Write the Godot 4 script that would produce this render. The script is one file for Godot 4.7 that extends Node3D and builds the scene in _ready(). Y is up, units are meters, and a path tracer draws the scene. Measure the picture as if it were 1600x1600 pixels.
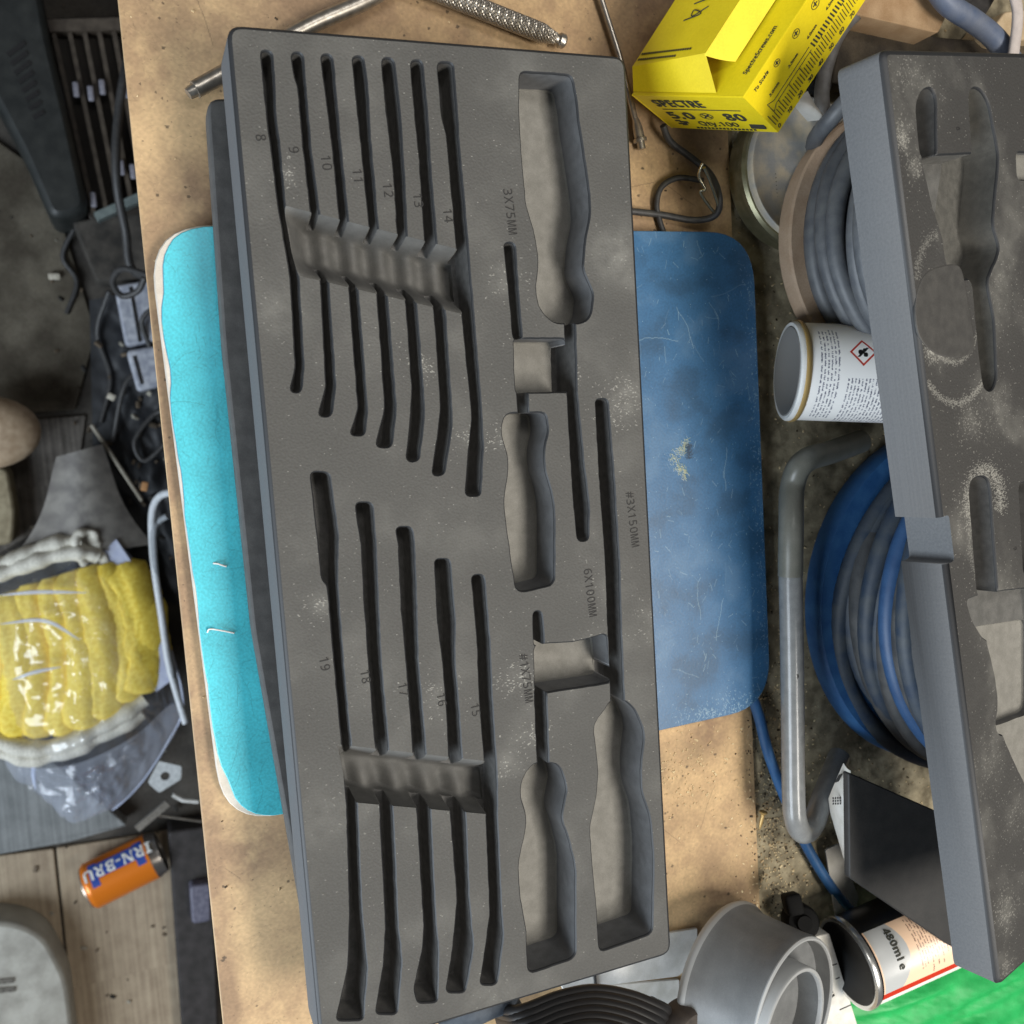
extends Node3D
# Workshop bench seen from above: a foam tool tray on a blue board, clutter around it, the floor below on the left. All helper sizes are in millimetres.

const MM := 0.001
var rng := RandomNumberGenerator.new()
var mats := {}

func _ready() -> void:
	rng.seed = 7
	# ---- camera
	var cam := Camera3D.new()
	cam.name = "camera"
	add_child(cam)
	cam.transform = Transform3D(Basis(Vector3(0.9286, 0.3653, 0.0654), Vector3(0.0982, -0.0721, -0.9925), Vector3(-0.3578, 0.9281, -0.1028)), Vector3(-0.12869, 0.43293, -0.05501))
	cam.near = 0.01
	cam.far = 30.0
	var lens := CameraAttributesPhysical.new()
	lens.frustum_focal_length = 22.5
	lens.frustum_focus_distance = 0.43
	lens.frustum_near = 0.01
	lens.frustum_far = 30.0
	lens.exposure_aperture = 10.0
	cam.attributes = lens
	cam.fov = 56.145
	cam.current = true
	# ---- air and exposure
	var env := Environment.new()
	env.background_mode = Environment.BG_COLOR
	env.background_color = Color(0.07, 0.073, 0.077).linear_to_srgb()
	env.tonemap_mode = Environment.TONE_MAPPER_LINEAR
	env.tonemap_exposure = 1.0
	env.sdfgi_enabled = true
	env.ssao_enabled = true
	env.ssil_enabled = true
	var we := WorldEnvironment.new()
	we.name = "environment"
	we.environment = env
	add_child(we)
	# ---- lamps: a strip light over the far end of the bench, a window beyond its front edge
	area_lamp("ceiling_lamp", V(480, 1400, 450), V(40, 0, 0), Vector2(0.36, 0.8), Color(1.0, 0.945, 0.86), 2.45)
	area_lamp("window_light", V(-1400, 480, 760), V(-80, 0, 60), Vector2(1.3, 0.9), Color(0.8, 0.9, 1.0), 4.6)
	area_lamp("added_fill_lamp", V(150, 1500, -640), V(40, 0, 0), Vector2(0.9, 0.3), Color(1.0, 0.97, 0.93), 0.62)  # unseen fill lamp, added to brighten the shadowed tin
	make_materials()
	build_setting()
	await build_main_tray()
	build_board()
	await build_second_tray()
	build_rods()
	build_screw_box()
	build_tin()
	build_reels()
	build_cans()
	build_tube_handle()
	build_black_box()
	build_reducer()
	build_bottom_things()
	build_far_corner()
	await build_floor_things()
	build_gloves()

# ------------------------------------------------------------------ helpers
func V(x: float, y: float, z: float) -> Vector3:
	return Vector3(x, y, z) * MM

func area_lamp(called: String, at: Vector3, to: Vector3, size: Vector2, c: Color, e: float) -> void:
	var l := AreaLight3D.new()
	l.name = called
	l.area_size = size
	l.area_normalize_energy = true
	l.light_color = c.linear_to_srgb()
	l.light_energy = e
	l.area_range = 8.0
	l.shadow_enabled = true
	add_child(l)
	l.look_at_from_position(at, to, Vector3(0, 0, -1))

func L(r: float, g: float, b: float) -> Color:
	return Color(r, g, b)

func M(c: Color, rough := 0.7, metal := 0.0) -> StandardMaterial3D:
	var m := StandardMaterial3D.new()
	m.albedo_color = c.linear_to_srgb()
	m.roughness = rough
	m.metallic = metal
	return m

func nz(sd: int, freq: float, w: int, h: int, oct := 4) -> PackedByteArray:
	var n := FastNoiseLite.new()
	n.seed = sd
	n.noise_type = FastNoiseLite.TYPE_SIMPLEX_SMOOTH
	n.frequency = freq
	n.fractal_octaves = oct
	return n.get_image(w, h, false, false, true).get_data()

func MN(c1: Color, c2: Color, size_mm: float, rough := 0.8, freq := 0.02, contrast := 1.6, sd := 3, bump := 0.0, metal := 0.0) -> StandardMaterial3D:
	# two-tone mottled material that wraps any shape
	var n := FastNoiseLite.new()
	n.seed = sd
	n.frequency = freq
	n.fractal_octaves = 5
	var src := n.get_seamless_image(256, 256, false, false, 0.2, true)
	var d := src.get_data()
	var o := PackedByteArray()
	o.resize(256 * 256 * 3)
	var lut := []
	for i in 256:
		var t := clampf((i / 255.0 - 0.5) * contrast + 0.5, 0, 1)
		lut.append(c1.lerp(c2, t).linear_to_srgb())
	for i in 65536:
		var c: Color = lut[d[i]]
		var g := (hash(i * 7 + sd) % 13 - 6)
		o[i * 3] = clampi(int(c.r * 255) + g, 0, 255)
		o[i * 3 + 1] = clampi(int(c.g * 255) + g, 0, 255)
		o[i * 3 + 2] = clampi(int(c.b * 255) + g, 0, 255)
	var m := StandardMaterial3D.new()
	m.albedo_texture = ImageTexture.create_from_image(Image.create_from_data(256, 256, false, Image.FORMAT_RGB8, o))
	m.uv1_triplanar = true
	m.uv1_scale = Vector3.ONE * (1000.0 / size_mm)
	m.roughness = rough
	m.metallic = metal
	if bump > 0:
		src.convert(Image.FORMAT_RGBA8)
		src.bump_map_to_normal_map(bump)
		m.normal_enabled = true
		m.normal_texture = ImageTexture.create_from_image(src)
	return m

func S() -> SurfaceTool:
	var st := SurfaceTool.new()
	st.begin(Mesh.PRIMITIVE_TRIANGLES)
	return st

func tri(st: SurfaceTool, a: Vector3, b: Vector3, c: Vector3) -> void:   # given counter-clockwise from outside
	st.add_vertex(a)
	st.add_vertex(c)
	st.add_vertex(b)

func quad(st: SurfaceTool, a: Vector3, b: Vector3, c: Vector3, d: Vector3) -> void:
	tri(st, a, b, c)
	tri(st, a, c, d)

func uvtri(st: SurfaceTool, p: Array, uv: Array) -> void:
	for k in [0, 2, 1]:
		st.set_uv(uv[k])
		st.add_vertex(p[k])

func put(st: SurfaceTool, called: String, m: Material, parent: Node = self, tf := Transform3D()) -> MeshInstance3D:
	st.generate_normals()
	return hang(st.commit(), called, m, parent, tf)

func hang(mesh: Mesh, called: String, m: Material, parent: Node = self, tf := Transform3D()) -> MeshInstance3D:
	var o := MeshInstance3D.new()
	o.name = called
	o.mesh = mesh
	if m:
		o.material_override = m
	o.transform = tf
	parent.add_child(o, true)
	return o

func tag(o: Node, label: String, category: String, group := "") -> Node:
	o.set_meta("label", label)
	o.set_meta("category", category)
	if group:
		o.set_meta("group", group)
	return o

func thing(called: String, label: String, category: String, at := Vector3.ZERO, group := "", b := Basis()) -> Node3D:
	var o := Node3D.new()
	o.name = called
	add_child(o, true)
	o.transform = Transform3D(b, at)
	tag(o, label, category, group)
	return o

func frame(y: Vector3, x_hint: Vector3) -> Basis:   # right-handed basis with this y, x towards the hint
	y = y.normalized()
	var x := (x_hint - y * x_hint.dot(y)).normalized()
	return Basis(x, y, x.cross(y))

func loft(st: SurfaceTool, rings: Array, cap0 := true, cap1 := true, sharp := 40.0) -> void:
	# rings of equal length, counter-clockwise seen from the far end; smooth groups break where the profile turns sharply
	var n: int = rings[0].size()
	var g := 0
	for r in rings.size() - 1:
		if r > 0:
			var d0: Vector3 = rings[r][0] - rings[r - 1][0]
			var d1: Vector3 = rings[r + 1][0] - rings[r][0]
			if d0.angle_to(d1) > deg_to_rad(sharp):
				g += 1
		st.set_smooth_group(g)
		for i in n:
			var j := (i + 1) % n
			quad(st, rings[r][i], rings[r][j], rings[r + 1][j], rings[r + 1][i])
	st.set_smooth_group(-1)
	for e in 2:
		if (e == 0 and cap0) or (e == 1 and cap1):
			var ring: Array = rings[0] if e == 0 else rings[-1]
			var c := Vector3.ZERO
			for p in ring:
				c += p
			c /= n
			for i in n:
				if e == 0:
					tri(st, c, ring[(i + 1) % n], ring[i])
				else:
					tri(st, c, ring[i], ring[(i + 1) % n])

func lathe(st: SurfaceTool, prof: Array, n := 48, sharp := 40.0, uv := false) -> void:
	# profile of (radius, height) in mm, going up on the outside; uv: u once round, v along the profile
	var g := 0
	var run := 0.0
	for k in prof.size() - 1:
		var a: Vector2 = prof[k] * MM
		var b: Vector2 = prof[k + 1] * MM
		if k > 0 and absf((a - prof[k - 1] * MM).angle_to(b - a)) > deg_to_rad(sharp):
			g += 1
		st.set_smooth_group(g)
		for i in n:
			var t0 := TAU * i / n
			var t1 := TAU * (i + 1) / n
			var p0 := Vector3(cos(t0) * a.x, a.y, -sin(t0) * a.x)
			var p1 := Vector3(cos(t1) * a.x, a.y, -sin(t1) * a.x)
			var p2 := Vector3(cos(t1) * b.x, b.y, -sin(t1) * b.x)
			var p3 := Vector3(cos(t0) * b.x, b.y, -sin(t0) * b.x)
			if uv:
				var u0 := float(i) / n
				var u1 := float(i + 1) / n
				if a.x > 1e-7:
					uvtri(st, [p0, p1, p2], [Vector2(u0, a.y), Vector2(u1, a.y), Vector2(u1, b.y)])
				if b.x > 1e-7:
					uvtri(st, [p0, p2, p3], [Vector2(u0, a.y), Vector2(u1, b.y), Vector2(u0, b.y)])
			else:
				if a.x > 1e-7:
					tri(st, p0, p1, p2)
				if b.x > 1e-7:
					tri(st, p0, p2, p3)

func curve(pts: Array, step := 6, closed := false) -> Array:   # Catmull-Rom through the points
	var out := []
	var n := pts.size()
	for i in (n if closed else n - 1):
		var a: Vector3 = pts[(i - 1 + n) % n] if closed or i > 0 else pts[0] * 2 - pts[1]
		var b: Vector3 = pts[i]
		var c: Vector3 = pts[(i + 1) % n]
		var d: Vector3 = pts[(i + 2) % n] if closed or i + 2 < n else c * 2 - b
		for k in step:
			out.append(b.cubic_interpolate(c, a, d, float(k) / step))
	if not closed:
		out.append(pts[-1])
	return out

func tube(st: SurfaceTool, path: Array, rad, n := 12, closed := false, cap := true, flat := Vector2.ONE) -> void:
	# rad in mm: a number or a function of 0..1 along the path
	var rings := []
	var m := path.size()
	var x := Vector3.UP
	var first: Vector3 = (path[1] - path[0]).normalized()
	x = first.cross(Vector3.UP if absf(first.y) < 0.9 else Vector3.RIGHT).normalized()
	for i in m:
		var d: Vector3
		if closed:
			d = (path[(i + 1) % m] - path[(i - 1 + m) % m]).normalized()
		else:
			d = (path[mini(i + 1, m - 1)] - path[maxi(i - 1, 0)]).normalized()
		x = (x - d * x.dot(d)).normalized()
		var y := d.cross(x)
		var r: float = (rad.call(float(i) / (m - 1)) if rad is Callable else rad) * MM
		var ring := []
		for k in n:
			var t := TAU * k / n
			ring.append(path[i] + x * cos(t) * r * flat.x + y * sin(t) * r * flat.y)
		rings.append(ring)
	if closed:
		rings.append(rings[0])
	loft(st, rings, cap and not closed, cap and not closed, 70.0)

func bar(st: SurfaceTool, a: Vector3, b: Vector3, w: float, h: float, up := Vector3.UP) -> void:
	# a straight bar of width w and height h (mm), its top face through a and b
	var d := (b - a).normalized()
	var s := d.cross(up).normalized() * w * 0.5 * MM
	var u := s.cross(d).normalized() * h * MM
	st.set_smooth_group(-1)
	var p := [a - s - u, a + s - u, a + s, a - s, b - s - u, b + s - u, b + s, b - s]
	quad(st, p[3], p[2], p[6], p[7])
	quad(st, p[1], p[0], p[4], p[5])
	quad(st, p[2], p[1], p[5], p[6])
	quad(st, p[0], p[3], p[7], p[4])
	quad(st, p[0], p[1], p[2], p[3])
	quad(st, p[5], p[4], p[7], p[6])

func rbox(st: SurfaceTool, half: Vector3, r: float, tf := Transform3D()) -> void:
	# rounded box, half sizes and radius in mm
	var h := half * MM
	r *= MM
	var st0 := st
	st0.set_smooth_group(0)
	for ax in 3:
		for sg in [-1.0, 1.0]:
			var u := (ax + 1) % 3
			var v := (ax + 2) % 3
			var cu := [-h[u], -h[u] + 0.35 * r, -h[u] + r, h[u] - r, h[u] - 0.35 * r, h[u]]
			var cv := [-h[v], -h[v] + 0.35 * r, -h[v] + r, h[v] - r, h[v] - 0.35 * r, h[v]]
			for i in 5:
				for j in 5:
					var q := []
					for e in [[0, 0], [1, 0], [1, 1], [0, 1]]:
						var p := Vector3.ZERO
						p[ax] = sg * h[ax]
						p[u] = cu[i + e[0]]
						p[v] = cv[j + e[1]]
						var inner := p.clamp(-h + Vector3.ONE * r, h - Vector3.ONE * r)
						q.append(tf * (inner + (p - inner).normalized() * r))
					if sg > 0:
						quad(st, q[0], q[1], q[2], q[3])
					else:
						quad(st, q[3], q[2], q[1], q[0])

func round_poly(p: PackedVector2Array, r: float, k := 4) -> PackedVector2Array:
	var out := PackedVector2Array()
	var n := p.size()
	for i in n:
		var a := p[(i - 1 + n) % n]
		var b := p[i]
		var c := p[(i + 1) % n]
		var da := minf(r, a.distance_to(b) * 0.45)
		var dc := minf(r, c.distance_to(b) * 0.45)
		var s := b + (a - b).normalized() * da
		var e := b + (c - b).normalized() * dc
		for t in k + 1:
			var f := float(t) / k
			out.append(s.lerp(b, f).lerp(b.lerp(e, f), f))
	return out

func poly(nums: Array) -> PackedVector2Array:
	var p := PackedVector2Array()
	for i in range(0, nums.size(), 2):
		p.append(Vector2(nums[i], nums[i + 1]))
	if Geometry2D.is_polygon_clockwise(p):   # keep one turning sense
		p.reverse()
	return p

func grown(p: PackedVector2Array, d: float) -> PackedVector2Array:
	# every point moved outward along its normal
	var out := PackedVector2Array()
	var n := p.size()
	var area := 0.0
	for i in n:
		area += p[i].cross(p[(i + 1) % n])
	var sg := signf(area)
	for i in n:
		var t := (p[(i + 1) % n] - p[(i - 1 + n) % n]).normalized()
		out.append(p[i] + Vector2(t.y, -t.x) * d * sg)
	return out

func prism(st: SurfaceTool, p: PackedVector2Array, levels: Array, foot := true, lid := true) -> void:
	# p in (x, z) mm; levels: [height, growth] from bottom to top; caps triangulated
	var area := 0.0
	for i in p.size():
		area += p[i].cross(p[(i + 1) % p.size()])
	if area > 0:
		p.reverse()      # (x, z) negative turning = counter-clockwise seen from above
	var rings := []
	for l in levels:
		var g := grown(p, l[1]) if l[1] != 0.0 else p
		var ring := []
		for q in g:
			ring.append(V(q.x, l[0], q.y))
		rings.append(ring)
	loft(st, rings, false, false)
	st.set_smooth_group(-1)
	for e in 2:
		if (e == 0 and not foot) or (e == 1 and not lid):
			continue
		var ring: Array = rings[0] if e == 0 else rings[-1]
		var flat := PackedVector2Array()
		for q in ring:
			flat.append(Vector2(q.x, q.z) * 1000.0)
		var idx := Geometry2D.triangulate_polygon(flat)
		if idx.is_empty():
			for i in range(1, flat.size() - 1):
				idx.append_array([0, i, i + 1])
		for i in range(0, idx.size(), 3):
			var a: Vector3 = ring[idx[i]]
			var b: Vector3 = ring[idx[i + 1]]
			var c: Vector3 = ring[idx[i + 2]]
			if ((b - a).cross(c - a).y > 0) == (e == 1):
				tri(st, a, b, c)
			else:
				tri(st, a, c, b)

func banded(p: PackedVector2Array, levels: Array, at: Array, ms: Array) -> ArrayMesh:
	# a prism whose surfaces change material at these levels; bottom cap in the first, top cap in the last
	var mesh: ArrayMesh = null
	for b in ms.size():
		var lo: int = 0 if b == 0 else at[b - 1]
		var hi: int = levels.size() - 1 if b == ms.size() - 1 else at[b]
		var st := S()
		prism(st, p, levels.slice(lo, hi + 1), b == 0, b == ms.size() - 1)
		st.generate_normals()
		mesh = st.commit(mesh)
		mesh.surface_set_material(b, ms[b])
	return mesh

func slab(called: String, pts: Array, y0: float, y1: float, m: Material, parent: Node = self, bevel := 1.0, rounding := 2.0) -> MeshInstance3D:
	# flat piece with the outline of these points (metres), top at y1, chamfered
	var p := PackedVector2Array()
	for q in pts:
		p.append(Vector2(q.x, q.z) * 1000.0)
	p = round_poly(p, maxf(rounding, bevel * 2.0 + 0.5), 4)
	var st := S()
	prism(st, p, [[y0, 0.0], [y1 - bevel, 0.0], [y1 - bevel * 0.35, -bevel * 0.3], [y1, -bevel]])
	return put(st, called, m, parent)

func sheet(st: SurfaceTool, nu: int, nv: int, f: Callable, uv := false) -> void:
	# a smooth skin, f(u, v) in 0..1 giving metres; u to the right and v down as seen from its front
	st.set_smooth_group(0)
	var g := []
	for j in nv + 1:
		for i in nu + 1:
			g.append(f.call(float(i) / nu, float(j) / nv))
	for j in nv:
		for i in nu:
			var a: int = j * (nu + 1) + i
			var c: int = a + nu + 1
			if uv:
				var t := [Vector2(float(i) / nu, float(j) / nv), Vector2(float(i + 1) / nu, float(j) / nv), Vector2(float(i + 1) / nu, float(j + 1) / nv), Vector2(float(i) / nu, float(j + 1) / nv)]
				uvtri(st, [g[a], g[c], g[c + 1]], [t[0], t[3], t[2]])
				uvtri(st, [g[a], g[c + 1], g[a + 1]], [t[0], t[2], t[1]])
			else:
				quad(st, g[a], g[c], g[c + 1], g[a + 1])

func bilerp(c: Array, u: float, v: float) -> Vector3:   # corners: top left, top right, bottom right, bottom left
	return c[0].lerp(c[1], u).lerp(c[3].lerp(c[2], u), v)

func letters(s: String, called: String, size: float, m: Material, parent: Node, at: Vector3, right: Vector3, up: Vector3, bold := false, depth := 0.25, serif := false, mono := false, tall := 1.0) -> MeshInstance3D:
	# size: height of a capital in mm
	var t := TextMesh.new()
	var f := SystemFont.new()
	f.font_names = PackedStringArray(["Droid Serif" if serif else "Droid Sans Mono" if mono else "Droid Sans"])
	f.font_weight = 700 if bold else 400
	t.font = f
	t.text = s
	t.font_size = 48
	t.pixel_size = MM
	var k := size / 34.5
	t.depth = depth * MM
	t.curve_step = 1.5
	var r := right.normalized()
	var n := r.cross(up).normalized()
	return hang(t, called, m, parent, Transform3D(Basis(r * k, n.cross(r) * tall * k, n), at))

func baked(base: Mesh, cuts: Array, m_base: Material, m_cut: Material) -> ArrayMesh:
	# base minus cuts, as one plain mesh
	var c := CSGCombiner3D.new()
	c.name = "carving"
	add_child(c)
	var b := CSGMesh3D.new()
	b.mesh = base
	b.material = m_base
	c.add_child(b)
	for k in cuts:
		var s := CSGMesh3D.new()
		s.mesh = k
		s.operation = CSGShape3D.OPERATION_SUBTRACTION
		s.material = m_cut if k.get_surface_count() == 1 else null
		c.add_child(s)
	await get_tree().process_frame
	await get_tree().process_frame
	var got := c.bake_static_mesh()
	remove_child(c)
	c.free()
	return got

func pocket(nums: Array, depth: float, top: float, r := 3.0, flare := 0.7, m: Material = null) -> Mesh:
	# floor in cut foam, walls painted darker for shade, dark band round the rim
	return banded(roughen(round_poly(poly(nums), r, 4), int(depth * 10.0) + nums.size() + int(nums[0] * 3.0)), [[top - depth, -0.7], [top - depth + 0.7, 0.0], [top - 1.1, 0.0], [top - 0.4, flare * 0.3], [top + 0.02, flare], [top + 3.0, flare * 2.0]], [1, 2], [m if m else mats.cut_foam, m if m else mats.pocket_wall_shade, mats.dark_edge])

func roughen(p: PackedVector2Array, sd: int) -> PackedVector2Array:
	# hand-cut foam: the outline wanders a little
	var n := FastNoiseLite.new()
	n.seed = sd
	n.frequency = 0.14
	var out := PackedVector2Array()
	for i in p.size():
		var a := p[i]
		var b := p[(i + 1) % p.size()]
		var m := maxi(1, int(a.distance_to(b) / 2.5))
		for k in m:
			var q := a.lerp(b, float(k) / m)
			out.append(q + Vector2(n.get_noise_2d(q.x, q.y), n.get_noise_2d(q.x + 90, q.y)) * 0.26)
	return out

func scoop(q: Array, top: float, depth: Callable) -> Mesh:
	# a cutter with this four-cornered outline (x, z pairs) whose floor lies at depth(u, v)
	var c := [V(q[0], top, q[1]), V(q[2], top, q[3]), V(q[4], top, q[5]), V(q[6], top, q[7])]
	var st := S()
	var n := 56
	var m := 28
	var lo := func(i: int, j: int) -> Vector3: return bilerp(c, float(i) / n, float(j) / m) - Vector3(0, maxf(depth.call(float(i) / n, float(j) / m), -0.5) * MM, 0)
	var hi := func(i: int, j: int) -> Vector3: return bilerp(c, float(i) / n, float(j) / m) + Vector3(0, 3 * MM, 0)
	for i in n:
		for j in m:
			st.set_smooth_group(0)
			quad(st, lo.call(i, j), lo.call(i + 1, j), lo.call(i + 1, j + 1), lo.call(i, j + 1))
			st.set_smooth_group(-1)
			quad(st, hi.call(i, j), hi.call(i, j + 1), hi.call(i + 1, j + 1), hi.call(i + 1, j))
	for i in n:
		quad(st, lo.call(i + 1, 0), lo.call(i, 0), hi.call(i, 0), hi.call(i + 1, 0))
		quad(st, lo.call(i, m), lo.call(i + 1, m), hi.call(i + 1, m), hi.call(i, m))
	for j in m:
		quad(st, lo.call(0, j), lo.call(0, j + 1), hi.call(0, j + 1), hi.call(0, j))
		quad(st, lo.call(n, j + 1), lo.call(n, j), hi.call(n, j), hi.call(n, j + 1))
	st.generate_normals()
	return st.commit()

func dimple(at: Vector3, size: Vector3, turn := 0.0) -> Mesh:
	var st := S()
	var rings := []
	for i in range(1, 12):
		var a := PI * i / 12.0 - PI / 2
		var ring := []
		for k in 20:
			var t := TAU * k / 20.0
			ring.append(at * MM + (Vector3(cos(a) * cos(t), sin(a), -cos(a) * sin(t)) * size * MM).rotated(Vector3.UP, turn))
		rings.append(ring)
	loft(st, rings, true, true, 80)
	st.generate_normals()
	return st.commit()

# ------------------------------------------------------------------ materials
func grey_srgb(v: float) -> int:
	return clampi(int(255.0 * pow(maxf(v, 0.0), 1.0 / 2.2)), 0, 255)

func top_texture(w: int, h: int, span: Vector2, fill: Callable, bump := 0.0) -> StandardMaterial3D:
	# one picture laid once over a top of that span (metres), centred on the object's origin
	var o := PackedByteArray()
	o.resize(w * h * 3)
	var hb := PackedByteArray()
	hb.resize(w * h)
	fill.call(o, hb)
	var m := StandardMaterial3D.new()
	m.albedo_texture = ImageTexture.create_from_image(Image.create_from_data(w, h, false, Image.FORMAT_RGB8, o))
	m.uv1_triplanar = true
	m.uv1_triplanar_sharpness = 4.0
	m.uv1_scale = Vector3(1.0 / span.x, 1.0 / span.y, 1.0 / span.y)
	m.uv1_offset = Vector3(0.5, 0.5, 0.5)
	if bump > 0.0:
		var im := Image.create_from_data(w, h, false, Image.FORMAT_L8, hb)
		im.convert(Image.FORMAT_RGBA8)
		im.bump_map_to_normal_map(bump)
		m.normal_enabled = true
		m.normal_texture = ImageTexture.create_from_image(im)
	return m

func foam_material(span: Vector2, base: Color, dust: Color, clusters: Array, specks: int, sd: int, haze: float, edge: float, off: Vector2, arcs: Array = []) -> StandardMaterial3D:
	var w := 560
	var h := 1380
	var lo := nz(sd, 0.006, w, h, 5)
	var hi := nz(sd + 1, 0.25, w, h, 2)
	var mid := nz(sd + 2, 0.03, w, h, 3)
	var edge_px := int(edge * MM / span.x * w)      # width of a darker strip along the left edge
	var fill := func(o: PackedByteArray, hb: PackedByteArray) -> void:
		var d := PackedFloat32Array()
		d.resize(w * h)
		var r := RandomNumberGenerator.new()
		r.seed = sd
		for c in clusters:      # [x mm, z mm, spread mm, flecks, strength, soft]
			var cx: float = (c[0] * MM / span.x + off.x) * w
			var cz: float = (c[1] * MM / span.y + off.y) * h
			var sp: float = c[2] * MM / span.x * w
			for k in int(c[3]):
				var x := int(cx + r.randfn() * sp)
				var y := int(cz + r.randfn() * sp)
				var s := 1 + int(r.randf() < 0.25)
				var dir := Vector2.from_angle(r.randf() * TAU)
				for t in r.randi_range(1, 4):
					var qx := x + int(dir.x * t)
					var qy := y + int(dir.y * t)
					for a in s:
						if qx + a >= 0 and qx + a < w and qy >= 0 and qy < h:
							d[qy * w + qx + a] = maxf(d[qy * w + qx + a], c[4] * r.randf_range(0.25, 1.0))
			if c[5] > 0.0:
				var rad := int(sp * 2.6)
				for yy in range(maxi(0, int(cz) - rad), mini(h, int(cz) + rad)):
					for xx in range(maxi(0, int(cx) - rad), mini(w, int(cx) + rad)):
						var q: float = Vector2(xx - cx, yy - cz).length() / sp
						d[yy * w + xx] += c[5] * exp(-q * q * 0.7) * (0.2 + mid[yy * w + xx] / 255.0 * 1.2)
		for c in arcs:      # chalky curved scuffs: [x, z, radius, from, to, width, flecks, strength]
			for k in int(c[6]):
				var a: float = lerpf(c[3], c[4], r.randf())
				var q: float = c[2] + r.randfn() * c[5]
				var x := int(((c[0] + cos(a) * q) * MM / span.x + off.x) * w)
				var y := int(((c[1] + sin(a) * q) * MM / span.y + off.y) * h)
				if x >= 0 and x < w - 1 and y >= 0 and y < h:
					d[y * w + x] = maxf(d[y * w + x], c[7] * r.randf_range(0.3, 1.0))
					d[y * w + x + 1] = maxf(d[y * w + x + 1], c[7] * r.randf_range(0.1, 0.8))
		for k in specks:
			var x := r.randi_range(0, w - 2)
			var y := r.randi_range(0, h - 2)
			d[y * w + x] = r.randf_range(0.15, 0.9)
			if r.randf() < 0.3:
				d[y * w + x + 1] = 0.5
		for i in w * h:
			var f := lo[i] / 255.0
			var g := hi[i] / 255.0
			var dd := clampf(d[i] + haze * smoothstep(0.5, 0.9, f) * (0.5 + mid[i] / 255.0), 0.0, 1.0)
			var k := 0.84 + 0.16 * f + 0.26 * (g - 0.5)
			if i % w < edge_px:
				k *= 0.3
				dd *= 0.3
			o[i * 3] = grey_srgb(lerpf(base.r * k, dust.r, dd))
			o[i * 3 + 1] = grey_srgb(lerpf(base.g * k, dust.g, dd))
			o[i * 3 + 2] = grey_srgb(lerpf(base.b * k, dust.b, dd))
			hb[i] = clampi(int(90 + hi[i] * 0.3 + dd * 90), 0, 255)
	var m := top_texture(w, h, span, fill, 1.6)
	m.uv1_offset = Vector3(off.x, 0.5, off.y)
	m.roughness = 0.75
	m.metallic_specular = 0.35
	return m

func make_materials() -> void:
	mats.black = M(L(0.012, 0.012, 0.013), 0.5)
	mats.ink = M(L(0.02, 0.019, 0.018), 0.8)
	mats.print = M(L(0.03, 0.03, 0.02), 0.7)
	mats.rubber = MN(L(0.014, 0.013, 0.013), L(0.035, 0.032, 0.03), 40, 0.55)
	mats.steel = MN(L(0.3, 0.27, 0.23), L(0.48, 0.45, 0.4), 30, 0.36, 0.03, 1.6, 5, 0.0, 0.85)
	mats.dark_steel = MN(L(0.16, 0.15, 0.13), L(0.34, 0.31, 0.27), 30, 0.35, 0.03, 1.6, 6, 0.0, 1.0)
	mats.brass = M(L(0.55, 0.37, 0.14), 0.35, 0.4)
	mats.white = MN(L(0.62, 0.61, 0.57), L(0.78, 0.77, 0.74), 80, 0.5)
	mats.paper = MN(L(0.6, 0.58, 0.52), L(0.75, 0.73, 0.68), 60, 0.9)
	mats.grey_plastic = MN(L(0.155, 0.165, 0.175), L(0.2, 0.21, 0.22), 60, 0.42)
	mats.pale_rim = M(L(0.36, 0.37, 0.37), 0.45)
	mats.pipe_grey = MN(L(0.15, 0.155, 0.156), L(0.19, 0.195, 0.195), 60, 0.45)
	mats.pad_black = M(L(0.009, 0.008, 0.008), 0.5)
	mats.cap_black = M(L(0.006, 0.006, 0.006), 0.75)
	mats.cap_black.metallic_specular = 0.25
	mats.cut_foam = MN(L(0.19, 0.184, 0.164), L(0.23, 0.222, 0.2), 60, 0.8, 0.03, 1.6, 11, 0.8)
	mats.pocket_wall_shade = MN(L(0.085, 0.086, 0.088), L(0.115, 0.117, 0.12), 60, 0.5, 0.03, 1.6, 19)  # same foam as the floors, shade on the walls painted in
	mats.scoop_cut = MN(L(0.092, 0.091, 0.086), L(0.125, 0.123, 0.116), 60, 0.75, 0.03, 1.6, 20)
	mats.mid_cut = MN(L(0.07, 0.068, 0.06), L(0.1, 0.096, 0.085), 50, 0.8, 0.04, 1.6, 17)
	mats.shaded_cut = MN(L(0.06, 0.059, 0.056), L(0.095, 0.092, 0.088), 50, 0.65, 0.04, 1.6, 13)  # slot foam darkened to paint in the shade of the narrow slots
	mats.sawn_foam = MN(L(0.108, 0.111, 0.115), L(0.132, 0.135, 0.139), 24, 0.85, 0.06, 1.4, 12, 0.7)
	mats.dark_edge = M(L(0.022, 0.023, 0.025), 0.55)  # near-black band along top edges and pocket rims
	mats.card = MN(L(0.36, 0.22, 0.11), L(0.48, 0.32, 0.18), 90, 0.85)
	mats.yellow = MN(L(0.72, 0.55, 0.005), L(0.8, 0.63, 0.01), 120, 0.5)
	mats.cable_black = MN(L(0.03, 0.03, 0.032), L(0.06, 0.058, 0.055), 30, 0.5)
	mats.cable_grey = MN(L(0.07, 0.075, 0.085), L(0.12, 0.125, 0.13), 50, 0.5)
	mats.blue = MN(L(0.02, 0.09, 0.25), L(0.045, 0.15, 0.34), 80, 0.5)

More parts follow.
